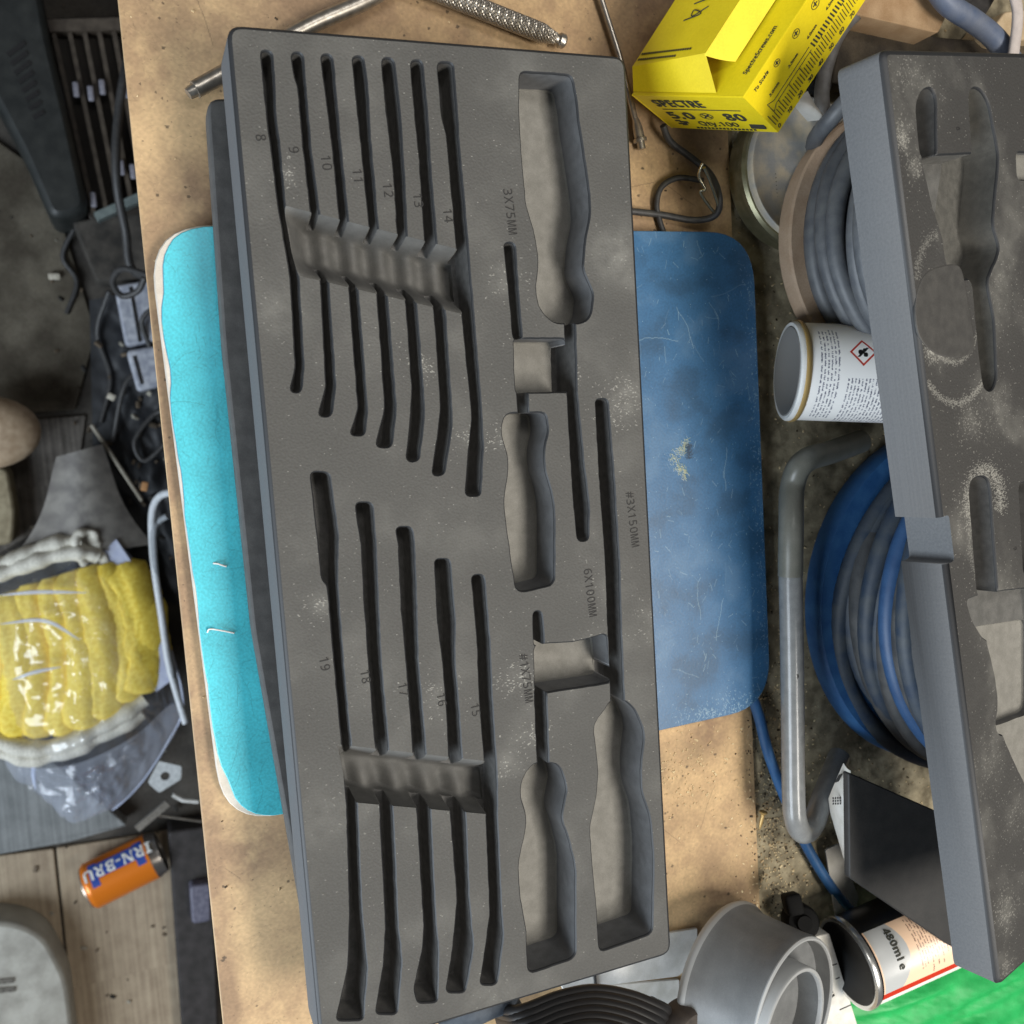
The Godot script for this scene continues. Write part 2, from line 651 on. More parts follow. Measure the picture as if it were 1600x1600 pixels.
# ------------------------------------------------------------------ bench, floor
func build_setting() -> void:
	var conc := MN(L(0.03, 0.026, 0.022), L(0.075, 0.066, 0.055), 500, 0.9, 0.02, 1.8, 21, 1.0)
	var st := S()
	st.set_smooth_group(-1)
	bar(st, V(-3000, -950, 0), V(3000, -950, 0), 6000, 60)
	var fl := put(st, "floor", conc)
	fl.set_meta("kind", "structure")
	# boards lying on the floor at the left
	var board_m := plank_material(L(0.22, 0.165, 0.11), L(0.37, 0.3, 0.21), 31)
	var b1 := slab("floorboard", [V(-389.2, -944.0, 472.7), V(-281.9, -944.0, 481.4), V(-285.1, -944.0, 655.8), V(-294.9, -944.0, 819.5), V(-422.5, -944.0, 776.6)], -949, -944, board_m, fl, 1.5)
	slab("floorboard", [V(-278.8, -944.0, 481.3), V(-125.7, -944.0, 490.0), V(-146.6, -944.0, 869.3), V(-291.8, -944.0, 820.5), V(-282.1, -944.0, 656.7)], -949, -944, board_m, fl, 1.5)
	slab("floorboard", [V(-327.3, -944.0, -91.8), V(-196.0, -944.0, -96.0), V(-161.5, -944.0, -193.7), V(-189.6, -944.0, -348.1), V(-221.3, -944.0, -410.5), V(-286.7, -944.0, -461.9)], -949, -944, MN(L(0.055, 0.045, 0.03), L(0.125, 0.108, 0.08), 420, 0.85, 0.02, 2.2, 33), fl, 1.5)
	slab("floorboard", [V(-328.4, -946.0, -83.9), V(-183.8, -946.0, -88.6), V(-204.8, -946.0, 3.8), V(-256.1, -946.0, 57.6), V(-349.2, -946.0, 105.1)], -949, -946, plank_material(L(0.03, 0.024, 0.018), L(0.16, 0.14, 0.12), 34), fl, 1.5)
	# the bench
	var bench := thing("workbench", "sturdy workbench with a dusty worktop under the hardboard sheet and the clutter", "workbench", V(0, -950, 0))
	st = S()
	bar(st, V(320, 946.5, -560), V(320, 946.5, 560), 866, 44)
	put(st, "worktop", MN(L(0.17, 0.142, 0.09), L(0.42, 0.36, 0.24), 130, 0.9, 0.04, 1.5, 41, 1.4), bench)
	for p in [Vector2(10, -480), Vector2(10, 480), Vector2(690, -480), Vector2(690, 480)]:
		st = S()
		bar(st, V(p.x, 900, p.y - 35), V(p.x, 900, p.y + 35), 70, 900)
		put(st, "leg", mats.card, bench)
	# hardboard sheet
	var hm := hardboard_material()
	st = S()
	rbox(st, Vector3(144.5, 1.5, 440), 0.8)
	var hb := put(st, "hardboard_sheet", hm, self, Transform3D(Basis(), V(27.0, -1.5, 0)))
	# sawdust and crumbs scattered over bench and hardboard
	var flake := S()
	rbox(flake, Vector3(0.5, 0.22, 0.28), 0.15)
	flake.generate_normals()
	var fm := StandardMaterial3D.new()
	fm.vertex_color_use_as_albedo = true
	fm.roughness = 0.9
	var mm := MultiMesh.new()
	mm.transform_format = MultiMesh.TRANSFORM_3D
	mm.use_colors = true
	mm.mesh = flake.commit()
	mm.instance_count = 3600
	var r := RandomNumberGenerator.new()
	r.seed = 3
	for k in 3600:
		var p := Vector3(r.randf_range(172, 330), -3.2, r.randf_range(-290, 300))
		if k < 1200:
			p = Vector3(186 + r.randfn() * 12, -3.2, 175 + r.randfn() * 48)
			if p.x < 172.5:
				p.y = 0.1
		elif k < 1450:
			p = Vector3(125 + r.randfn() * 16, 0.1, 142 + r.randfn() * 14)
		elif k < 1700:
			p = Vector3(r.randf_range(-114, 168), 0.1, r.randf_range(-300, 290))
		p.x = maxf(p.x, -114)
		if p.y > 0 and p.x > 170:
			p.x = 168
		var sc := r.randf_range(0.4, 1.5) * (1.5 if r.randf() < 0.06 else 1.0)
		mm.set_instance_transform(k, Transform3D(Basis.from_euler(Vector3(r.randfn() * 0.3, r.randf() * TAU, r.randfn() * 0.3)).scaled(Vector3.ONE * sc), p * MM))
		mm.set_instance_color(k, L(0.75, 0.62, 0.38).lerp(L(0.5, 0.36, 0.2), r.randf()) if r.randf() < 0.75 or (k >= 1200 and k < 1450) else L(0.07, 0.05, 0.03))
	var dust := MultiMeshInstance3D.new()
	dust.name = "sawdust"
	dust.multimesh = mm
	dust.material_override = fm
	add_child(dust, true)
	tag(dust, "pale sawdust and dark crumbs scattered over the bench and hardboard", "sawdust")
	dust.set_meta("kind", "stuff")
	tag(hb, "tan stained hardboard sheet covering the front of the bench under the tray", "hardboard")

func plank_material(c1: Color, c2: Color, sd: int) -> StandardMaterial3D:
	var w := 512
	var h := 512
	var grain := nz(sd, 0.02, w, h, 4)
	var fine := nz(sd + 1, 0.2, w, h, 2)
	var o := PackedByteArray()
	o.resize(w * h * 3)
	for y in h:
		for x in w:
			var i := y * w + x
			var gx := (x * 5) % w
			var s := grain[((y >> 3) % h) * w + gx] / 255.0 * 0.55 + grain[i] / 255.0 * 0.35 + fine[i] / 255.0 * 0.2
			var c := c1.lerp(c2, clampf(s * 1.6 - 0.35, 0, 1))
			o[i * 3] = grey_srgb(c.r)
			o[i * 3 + 1] = grey_srgb(c.g)
			o[i * 3 + 2] = grey_srgb(c.b)
	var m := StandardMaterial3D.new()
	m.albedo_texture = ImageTexture.create_from_image(Image.create_from_data(w, h, false, Image.FORMAT_RGB8, o))
	m.uv1_triplanar = true
	m.uv1_scale = Vector3.ONE * (1000.0 / 340.0)
	m.roughness = 0.8
	return m

func hardboard_material() -> StandardMaterial3D:
	var w := 760
	var h := 1740
	var lo := nz(51, 0.006, w, h, 4)
	var mid := nz(52, 0.03, w, h, 4)
	var hi := nz(53, 0.16, w, h, 3)
	var fill := func(o: PackedByteArray, hb: PackedByteArray) -> void:
		var r := RandomNumberGenerator.new()
		r.seed = 5
		var spot := PackedFloat32Array()
		spot.resize(w * h)
		var stain := PackedFloat32Array()
		stain.resize(w * h)
		for k in 6500:      # pits, oil dots and pale fibres
			var x := r.randi_range(2, w - 8)
			var y := r.randi_range(2, h - 8)
			var s := 0.8 if r.randf() < 0.35 else -0.35
			var n := r.randi_range(1, 3) if s > 0 else r.randi_range(2, 6)
			var dir := Vector2.from_angle(r.randf() * TAU)
			for t in n:
				var q := (clampi(y + int(dir.y * t), 0, h - 1)) * w + clampi(x + int(dir.x * t), 0, w - 1)
				spot[q] = s * r.randf_range(0.3, 1.0)
		for k in 13000:     # pressed fibres
			var x := r.randf() * w
			var y := r.randf() * h
			var a := r.randf() * TAU
			var v := 0.16 if r.randf() < 0.5 else -0.2
			for t in r.randi_range(3, 9):
				a += r.randfn() * 0.25
				x += cos(a)
				y += sin(a)
				if x >= 0 and x < w and y >= 0 and y < h:
					spot[int(y) * w + int(x)] += v
		for k in 420:       # pits and oil spots with a size of their own
			var cx := r.randi_range(4, w - 5)
			var cy := r.randi_range(4, h - 5)
			var rr := r.randf_range(0.9, 2.2)
			for dy in range(-3, 4):
				for dx in range(-3, 4):
					var e := Vector2(dx * r.randf_range(0.7, 1.3), dy).length()
					if e < rr:
						spot[(cy + dy) * w + cx + dx] = 0.75
		for k in 40:        # knife cuts and drag marks
			var x := r.randf() * w
			var y := r.randf() * h
			var a := r.randf() * TAU
			for t in r.randi_range(15, 90):
				a += r.randfn() * 0.02
				x += cos(a)
				y += sin(a)
				if x >= 0 and x < w and y >= 0 and y < h:
					spot[int(y) * w + int(x)] = 0.45
		for k in 26:        # larger oil stains
			var cx := r.randf() * w
			var cy := r.randf() * h
			var rad := r.randf_range(10, 46)
			for y in range(maxi(0, int(cy - rad)), mini(h, int(cy + rad))):
				for x in range(maxi(0, int(cx - rad)), mini(w, int(cx + rad))):
					var q := Vector2(x - cx, y - cy).length() / rad + (mid[y * w + x] / 255.0 - 0.5) * 0.9
					if q < 1.0:
						spot[y * w + x] += (1.0 - q) * 0.3
		for q in [[-98, -152, 22, 0.5], [-100, 128, 22, 0.45], [-90, 175, 16, 0.3], [-100, 215, 26, 0.4], [140, -240, 46, 0.5], [100, -130, 24, 0.35], [145, 118, 18, 0.4], [150, 218, 30, 0.35], [-30, -255, 40, 0.35], [-85, -265, 14, 0.2], [-70, -175, 20, 0.25], [128, 160, 14, 0.2]]:
			var cx: float = ((q[0] - 27.0) / 290.0 + 0.5) * w
			var cy: float = (q[1] / 660.0 + 0.5) * h
			var rad: float = q[2] / 290.0 * w
			for y in range(maxi(0, int(cy - rad * 1.5)), mini(h, int(cy + rad * 1.5))):
				for x in range(maxi(0, int(cx - rad * 1.5)), mini(w, int(cx + rad * 1.5))):
					var e := Vector2(x - cx, y - cy).length() / rad + (mid[y * w + x] / 255.0 - 0.5) * 1.1
					if e < 1.3:
						stain[y * w + x] = maxf(stain[y * w + x], smoothstep(1.3, 0.3, e) * q[3] * (0.7 + 1.1 * mid[y * w + x] / 255.0))
		var clean := L(0.66, 0.46, 0.245)
		var dirty := L(0.37, 0.245, 0.135)
		for i in w * h:
			var t := lo[i] / 255.0 * 0.7 + mid[i] / 255.0 * 0.5
			t = smoothstep(0.37, 0.9, t)
			var z := float(i / w) / h
			t = clampf(t * 0.8 + 0.25 * smoothstep(0.52, 0.2, z), 0.0, 1.0)
			var edge := smoothstep(0.045, 0.012, float(i % w) / w + (mid[i] / 255.0 - 0.5) * 0.02) * smoothstep(0.28, 0.36, z) * 0.8
			t = clampf(t + stain[i] + edge, 0.0, 1.25)
			var c := clean.lerp(dirty, t)
			var k := 0.86 + (hi[i] / 255.0 - 0.5) * 0.3 + mid[i] / 255.0 * 0.2
			var s := spot[i]
			if s > 0:
				k *= 1.0 - minf(s, 1.0) * 0.86
			else:
				k *= 1.0 - s * 0.5
			o[i * 3] = grey_srgb(c.r * k)
			o[i * 3 + 1] = grey_srgb(c.g * k)
			o[i * 3 + 2] = grey_srgb(c.b * k)
			hb[i] = clampi(int(100 + hi[i] * 0.25 - s * 60), 0, 255)
	var m := top_texture(w, h, Vector2(0.29, 0.66), fill, 0.6)
	m.roughness = 0.62
	return m

# ------------------------------------------------------------------ the main tray
func build_main_tray() -> void:
	var under := slab("foam_offcut", [V(-88.5, 0, -188), V(60, 0, -188), V(60, 0, 190), V(-78, 0, 190), V(-84, 0, 110), V(-90, 0, 30), V(-91, 0, -90)], 8.2, 20.5, MN(L(0.07, 0.068, 0.066), L(0.1, 0.098, 0.094), 50, 0.8), self, 1.2, 6)
	slab("raised_middle", [V(-68, 0, -180), V(52, 0, -180), V(52, 0, 182), V(-68, 0, 182)], 20.4, 27.0, mats.sawn_foam, under, 0.5, 3)
	tag(under, "dark foam sheet showing as a strip beneath the left side of the slotted tray", "foam sheet")
	var top := 56.0
	var t := thing("foam_tool_tray", "large dark grey foam tray with numbered spanner slots, lying across the blue board", "tool tray")
	var foam := foam_material(Vector2(0.176, 0.416), L(0.094, 0.091, 0.084), L(0.42, 0.41, 0.37), [
		[-66, -150, 3, 60, 0.8, 0.1], [-18, -76, 3, 70, 0.9, 0.15], [0, -45, 3.5, 60, 0.9, 0.1], [14, -45, 3, 60, 0.9, 0.1], [-66, 15, 4, 60, 0.7, 0.14], [-22, 60, 6, 80, 0.8, 0.05], [14, 58, 6, 110, 0.9, 0.08], [20, 85, 5, 80, 0.9, 0.08],
		[74, -58, 6, 120, 0.7, 0.2], [66, -50, 6, 60, 0.8, 0.06], [20, -110, 6, 60, 0.7, 0.15], [46, -70, 4, 60, 0.8, 0.1], [74, -120, 11, 40, 0.4, 0.22], [80, 45, 9, 60, 0.7, 0.12], [48, 50, 5, 60, 0.8, 0.1], [6, 96, 4, 40, 0.7, 0.18], [-34, 96, 5, 40, 0.6, 0.12],
		[-72, -100, 9, 20, 0.4, 0.16], [-52, -120, 10, 20, 0.4, 0.1], [24, 130, 4, 30, 0.7, 0.12], [-72, 100, 12, 30, 0.5, 0.09], [60, 100, 5, 30, 0.6, 0.2], [34, -190, 8, 10, 0.3, 0.12], [-10, 195, 10, 20, 0.4, 0.12], [60, 25, 6, 50, 0.7, 0.05], [-48, 50, 10, 20, 0.4, 0.1]], 1300, 61, 0.05, 0.0, Vector2(0.5, 0.5))
	# body: rounded corners, soft top edge
	var st := S()
	var o := round_poly(PackedVector2Array([Vector2(-82.5, -203), Vector2(-82.5, 203), Vector2(82.5, 203), Vector2(82.5, -203)]), 6.0, 5)
	var base := banded(o, [[27.0, 0.0], [top - 1.5, 0.0], [top - 0.4, -0.5], [top, -1.5]], [1, 3], [mats.sawn_foam, mats.dark_edge, foam])
	var cuts := []
	var d := 15.0
	# spanner slots 8 to 14, each running through the finger trough
	cuts.append(pocket([-67.1, -194.4, -67.1, -186.4, -68.0, -171.4, -67.4, -159.8, -67.4, -138.7, -64.5, -113.7, -65.1, -95.6, -65.5, -77.3, -67.5, -68.3, -71.1, -68.5, -68.2, -77.4, -67.5, -95.6, -67.2, -113.7, -69.3, -138.6, -70.0, -159.7, -70.6, -171.2, -70.7, -186.2, -70.9, -194.2], d, top, 2.2, 0.7, mats.shaded_cut))
	cuts.append(pocket([-55.7, -194.5, -55.8, -186.0, -55.8, -182.5, -55.8, -160.2, -54.7, -136.5, -53.3, -110.4, -54.0, -69.4, -56.5, -58.3, -61.2, -58.6, -57.0, -69.5, -55.7, -110.4, -57.2, -136.4, -58.0, -160.1, -58.0, -182.3, -59.1, -185.8, -59.6, -194.3], d, top, 2.2, 0.7, mats.shaded_cut))
	cuts.append(pocket([-44.6, -194.6, -44.4, -185.5, -44.3, -163.0, -43.6, -133.0, -42.0, -106.8, -42.1, -59.9, -43.9, -49.9, -49.3, -50.3, -45.1, -60.1, -44.8, -106.9, -46.4, -133.0, -46.8, -162.9, -48.1, -185.3, -48.3, -194.4], d, top, 2.2, 0.7, mats.shaded_cut))
	cuts.append(pocket([-32.5, -194.8, -31.9, -183.9, -32.3, -163.5, -32.0, -128.9, -30.5, -103.4, -30.4, -59.2, -33.4, -44.6, -39.4, -45.0, -34.3, -59.5, -33.8, -103.5, -34.8, -128.9, -35.6, -163.3, -36.1, -183.6, -36.5, -194.5], d, top, 2.2, 0.7, mats.shaded_cut))
	cuts.append(pocket([-20.5, -194.9, -19.6, -177.3, -19.8, -149.3, -20.6, -125.3, -18.7, -100.2, -18.6, -66.3, -18.9, -56.0, -22.5, -38.1, -27.3, -38.4, -24.0, -56.3, -22.6, -66.5, -22.4, -100.3, -23.8, -125.3, -23.4, -149.2, -24.5, -177.1, -24.9, -194.6], d, top, 2.2, 0.7, mats.shaded_cut))
	cuts.append(pocket([-8.9, -194.9, -8.4, -174.2, -8.7, -157.0, -8.4, -122.0, -6.9, -96.1, -7.2, -59.2, -7.6, -50.5, -12.3, -31.5, -17.0, -31.9, -12.5, -50.9, -11.0, -59.4, -10.9, -96.2, -12.7, -122.0, -12.4, -156.9, -12.9, -174.0, -13.3, -194.6], d, top, 2.2, 0.7, mats.shaded_cut))
	cuts.append(pocket([3.9, -195.0, 4.1, -173.6, 3.9, -166.9, 4.7, -133.5, 5.3, -93.7, 5.8, -54.4, 5.5, -42.5, 2.9, -21.6, -3.3, -22.2, -0.1, -42.9, 2.2, -54.6, 0.9, -93.8, 0.3, -133.4, -0.4, -166.7, -1.8, -173.3, -2.3, -194.6], d, top, 2.2, 0.7, mats.shaded_cut))
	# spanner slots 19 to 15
	cuts.append(pocket([-59.1, -36.4, -57.9, -11.2, -59.7, 6.3, -59.8, 8.1, -60.1, 38.5, -59.9, 70.2, -59.4, 98.8, -61.3, 144.9, -60.9, 168.7, -64.4, 191.1, -75.0, 187.8, -68.2, 166.6, -65.5, 143.8, -63.0, 98.0, -62.9, 69.7, -63.1, 38.0, -63.1, 7.7, -65.2, 5.6, -65.4, -12.0, -66.0, -37.0], d, top, 2.2, 0.7, mats.shaded_cut))
	cuts.append(pocket([-43.0, -22.8, -43.1, -6.2, -44.1, 18.8, -44.8, 40.9, -44.6, 65.0, -44.5, 77.2, -44.7, 99.8, -46.7, 154.6, -46.3, 170.6, -50.0, 192.6, -58.6, 190.0, -53.3, 168.6, -51.2, 153.4, -49.5, 98.8, -49.3, 76.3, -49.4, 64.1, -49.2, 40.2, -49.0, 18.1, -48.3, -6.8, -49.5, -23.4], d, top, 2.2, 0.7, mats.shaded_cut))
	cuts.append(pocket([-27.5, -11.3, -27.2, -4.5, -28.2, 20.9, -29.4, 43.3, -29.1, 71.9, -28.8, 103.2, -30.5, 158.9, -30.1, 168.5, -31.8, 186.8, -32.3, 192.7, -40.6, 190.3, -41.5, 184.0, -36.2, 166.8, -35.0, 157.7, -34.0, 102.1, -33.7, 71.0, -33.7, 42.6, -34.0, 20.1, -33.1, -5.1, -33.9, -12.0], d, top, 2.2, 0.7, mats.shaded_cut))
	cuts.append(pocket([-12.5, 3.6, -12.2, 29.6, -13.7, 45.7, -13.4, 74.8, -13.6, 108.7, -15.0, 150.9, -14.6, 173.1, -19.8, 191.8, -27.7, 189.4, -23.2, 170.7, -19.6, 149.7, -19.8, 107.3, -18.1, 73.9, -18.2, 45.0, -19.1, 28.6, -18.5, 2.9], d, top, 2.2, 0.7, mats.shaded_cut))
	cuts.append(pocket([2.1, 12.1, 2.4, 39.9, 1.7, 64.9, 1.6, 98.8, 0.3, 117.7, -0.7, 160.7, -0.6, 171.9, -5.1, 192.5, -12.4, 190.4, -7.6, 170.0, -5.4, 159.5, -4.1, 116.7, -3.0, 97.9, -3.4, 64.0, -2.5, 39.2, -3.0, 11.5], d, top, 2.2, 0.7, mats.shaded_cut))
	# finger troughs across the slots: shallow wavy scoops
	cuts.append(scoop([-68.1, -138.6, 2.4, -121.8, 2.4, -95.9, -67.0, -113.0], top, func(u: float, v: float) -> float: return (17.6 + 2.3 * cos(TAU * u / 0.163)) * smoothstep(-0.02, 0.14, u) * smoothstep(-0.02, 0.2, v) * smoothstep(1.03, 0.6, v)))
	cuts.append(scoop([-65.0, 72.7, -0.8, 92.6, -0.5, 116.4, -62.4, 97.4], top, func(u: float, v: float) -> float: return (17.8 + 2.6 * cos(TAU * (u - 0.05) / 0.222) * smoothstep(0.25, 0.7, v)) * smoothstep(-0.02, 0.05, u) * smoothstep(-0.03, 0.42, v) * smoothstep(1.02, 0.9, v)))
	# screwdriver recesses
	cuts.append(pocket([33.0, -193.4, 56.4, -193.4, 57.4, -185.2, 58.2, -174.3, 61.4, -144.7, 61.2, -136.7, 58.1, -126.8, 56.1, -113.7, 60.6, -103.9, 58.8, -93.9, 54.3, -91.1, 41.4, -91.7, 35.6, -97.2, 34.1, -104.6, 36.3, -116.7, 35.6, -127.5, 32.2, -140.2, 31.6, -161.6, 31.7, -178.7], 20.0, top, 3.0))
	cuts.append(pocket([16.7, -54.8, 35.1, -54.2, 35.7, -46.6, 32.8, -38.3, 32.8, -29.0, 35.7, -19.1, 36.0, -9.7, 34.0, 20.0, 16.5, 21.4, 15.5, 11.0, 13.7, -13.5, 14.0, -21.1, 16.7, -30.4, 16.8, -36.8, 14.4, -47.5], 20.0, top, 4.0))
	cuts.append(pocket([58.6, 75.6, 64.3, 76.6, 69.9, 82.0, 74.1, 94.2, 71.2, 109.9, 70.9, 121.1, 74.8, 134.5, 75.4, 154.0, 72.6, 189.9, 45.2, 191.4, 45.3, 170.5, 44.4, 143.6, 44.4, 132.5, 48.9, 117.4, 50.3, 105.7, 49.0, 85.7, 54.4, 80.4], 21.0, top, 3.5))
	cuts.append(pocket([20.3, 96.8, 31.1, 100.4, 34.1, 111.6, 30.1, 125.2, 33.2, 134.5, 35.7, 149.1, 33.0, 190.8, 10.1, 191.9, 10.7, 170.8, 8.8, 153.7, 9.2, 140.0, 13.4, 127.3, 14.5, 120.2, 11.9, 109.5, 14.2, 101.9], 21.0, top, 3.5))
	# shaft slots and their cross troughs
	cuts.append(pocket([51.1, -92.5, 50.0, -62.1, 51.2, -32.2, 52.7, -12.5, 51.4, 2.9, 46.5, 2.3, 45.9, -13.1, 45.7, -32.7, 45.8, -62.3, 46.6, -92.6], 19.0, top, 2.5, 0.7, mats.shaded_cut))
	cuts.append(pocket([25.6, -124.6, 25.7, -105.0, 26.0, -85.2, 22.6, -85.4, 22.0, -105.1, 21.1, -124.6], 12.0, top, 2.0, 0.7, mats.shaded_cut))
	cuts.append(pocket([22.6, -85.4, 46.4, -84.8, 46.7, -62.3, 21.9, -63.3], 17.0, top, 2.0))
	cuts.append(pocket([27.0, -65.2, 27.0, -52.6, 22.6, -52.8, 22.6, -65.4], 14.0, top, 2.0, 0.7, mats.shaded_cut))
	cuts.append(pocket([64.6, -58.0, 65.5, -26.3, 65.9, 13.1, 65.1, 42.9, 64.5, 78.7, 58.4, 77.6, 59.0, 42.0, 59.6, 12.4, 58.9, -26.8, 59.0, -58.3], 18.0, top, 2.0, 0.7, mats.shaded_cut))
	cuts.append(pocket([27.2, 31.2, 27.4, 46.5, 22.9, 45.8, 23.6, 30.7], 12.0, top, 2.0, 0.7, mats.shaded_cut))
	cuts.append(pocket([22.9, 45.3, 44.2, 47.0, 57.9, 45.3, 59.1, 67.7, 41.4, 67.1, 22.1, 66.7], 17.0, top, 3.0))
	cuts.append(pocket([27.0, 65.0, 25.9, 99.4, 21.1, 98.4, 21.9, 64.1], 15.0, top, 2.0, 0.7, mats.shaded_cut))
	var carved: ArrayMesh = await baked(base, cuts, null, mats.scoop_cut)
	hang(carved, "foam_body", null, t)
	# stamped sizes
	var nums := [["8", 406, 215], ["9", 459, 234], ["10", 510, 254], ["11", 559, 275], ["12", 606, 297], ["13", 653, 313], ["14", 700, 337], ["19", 507, 1037], ["18", 572, 1057], ["17", 631, 1077], ["16", 690, 1093], ["15", 743, 1109]]
	var at := [V(-73.9, 56.0, -163.0), V(-62.0, 56.0, -159.0), V(-50.0, 56.0, -154.7), V(-38.2, 56.0, -150.0), V(-26.6, 56.0, -144.9), V(-14.6, 56.0, -141.2), V(-2.5, 56.0, -135.4), V(-67.3, 56.0, 39.2), V(-51.4, 56.0, 47.0), V(-36.3, 56.0, 54.9), V(-20.3, 56.0, 61.9), V(-5.8, 56.0, 68.9)]
	for i in nums.size():
		letters(nums[i][0], "stamped_number", 3.7, mats.ink, t, at[i], Vector3(0.07, 0, 1), Vector3(1, 0, -0.07), false, 0.3, false, true)
	var names := ["3X75MM", "#3X150MM", "6X100MM", "#1X75MM"]
	var mid := [V(24.5, 56.0, -137.3), V(73.7, 56.0, -4.2), V(50.9, 56.0, 25.9), V(18.1, 56.0, 59.2)]
	for i in 4:
		letters(names[i], "stamped_size", 3.8, mats.ink, t, mid[i], Vector3(0.07, 0, 1), Vector3(1, 0, -0.07), false, 0.3, false, true)

# ------------------------------------------------------------------ the blue board
func build_board() -> void:
	var t := thing("blue_board", "scuffed blue plastic faced board with rounded corners and a white edge, under the foam tray", "board")
	var o := PackedVector2Array([Vector2(-115.5, -141), Vector2(178, -139), Vector2(178, 112), Vector2(-109, 117)])
	var st := S()
	prism(st, round_poly(o, 26, 8), [[0.4, -0.6], [1.0, 0.0], [6.6, 0.0], [7.2, -0.5]])
	put(st, "core", MN(L(0.56, 0.5, 0.42), L(0.68, 0.63, 0.55), 60, 0.6), t)
	# the film: ragged along the left
	var p := PackedVector2Array()
	var r := RandomNumberGenerator.new()
	r.seed = 12
	for q in round_poly(PackedVector2Array([Vector2(-115.2, -140.4), Vector2(178.3, -139.3), Vector2(178.3, 112.3), Vector2(-108.7, 116.6)]), 27, 9):
		p.append(q)
	var fine := PackedVector2Array()
	for i in p.size():
		var a := p[i]
		var b := p[(i + 1) % p.size()]
		var n := maxi(1, int(a.distance_to(b) / 6.0))
		for k in n:
			var q := a.lerp(b, float(k) / n)
			if q.x < -88:
				q.x += r.randf_range(0.0, 0.6) + 3.0 * exp(-pow((q.y + 118) / 14.0, 2)) + 3.0 * exp(-pow((q.y - 98) / 15.0, 2)) + 0.3 * sin(q.y * 0.13) + 1.4 * exp(-pow((q.y + 80) / 7.0, 2))
			fine.append(q)
	st = S()
	prism(st, fine, [[7.0, 0.0], [7.7, 0.0], [8.0, -0.3]])
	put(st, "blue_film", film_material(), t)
	# white scratches curling up and the torn patch with yellow glue
	for c in [[V(-107.8, 8.3, 29.7), V(-106.7, 9.6, 28.2), V(-102.3, 9.2, 29.5), V(-96.9, 8.3, 31.6)], [V(-102.7, 8.3, 0.4), V(-100.7, 8.9, 0.8), V(-99.2, 8.7, 1.6), V(-97.4, 8.3, 2.4)]]:
		st = S()
		tube(st, curve([c[0], c[1], c[2], c[3]], 5), 0.4, 6)
		put(st, "peeled_sliver", mats.white, t)

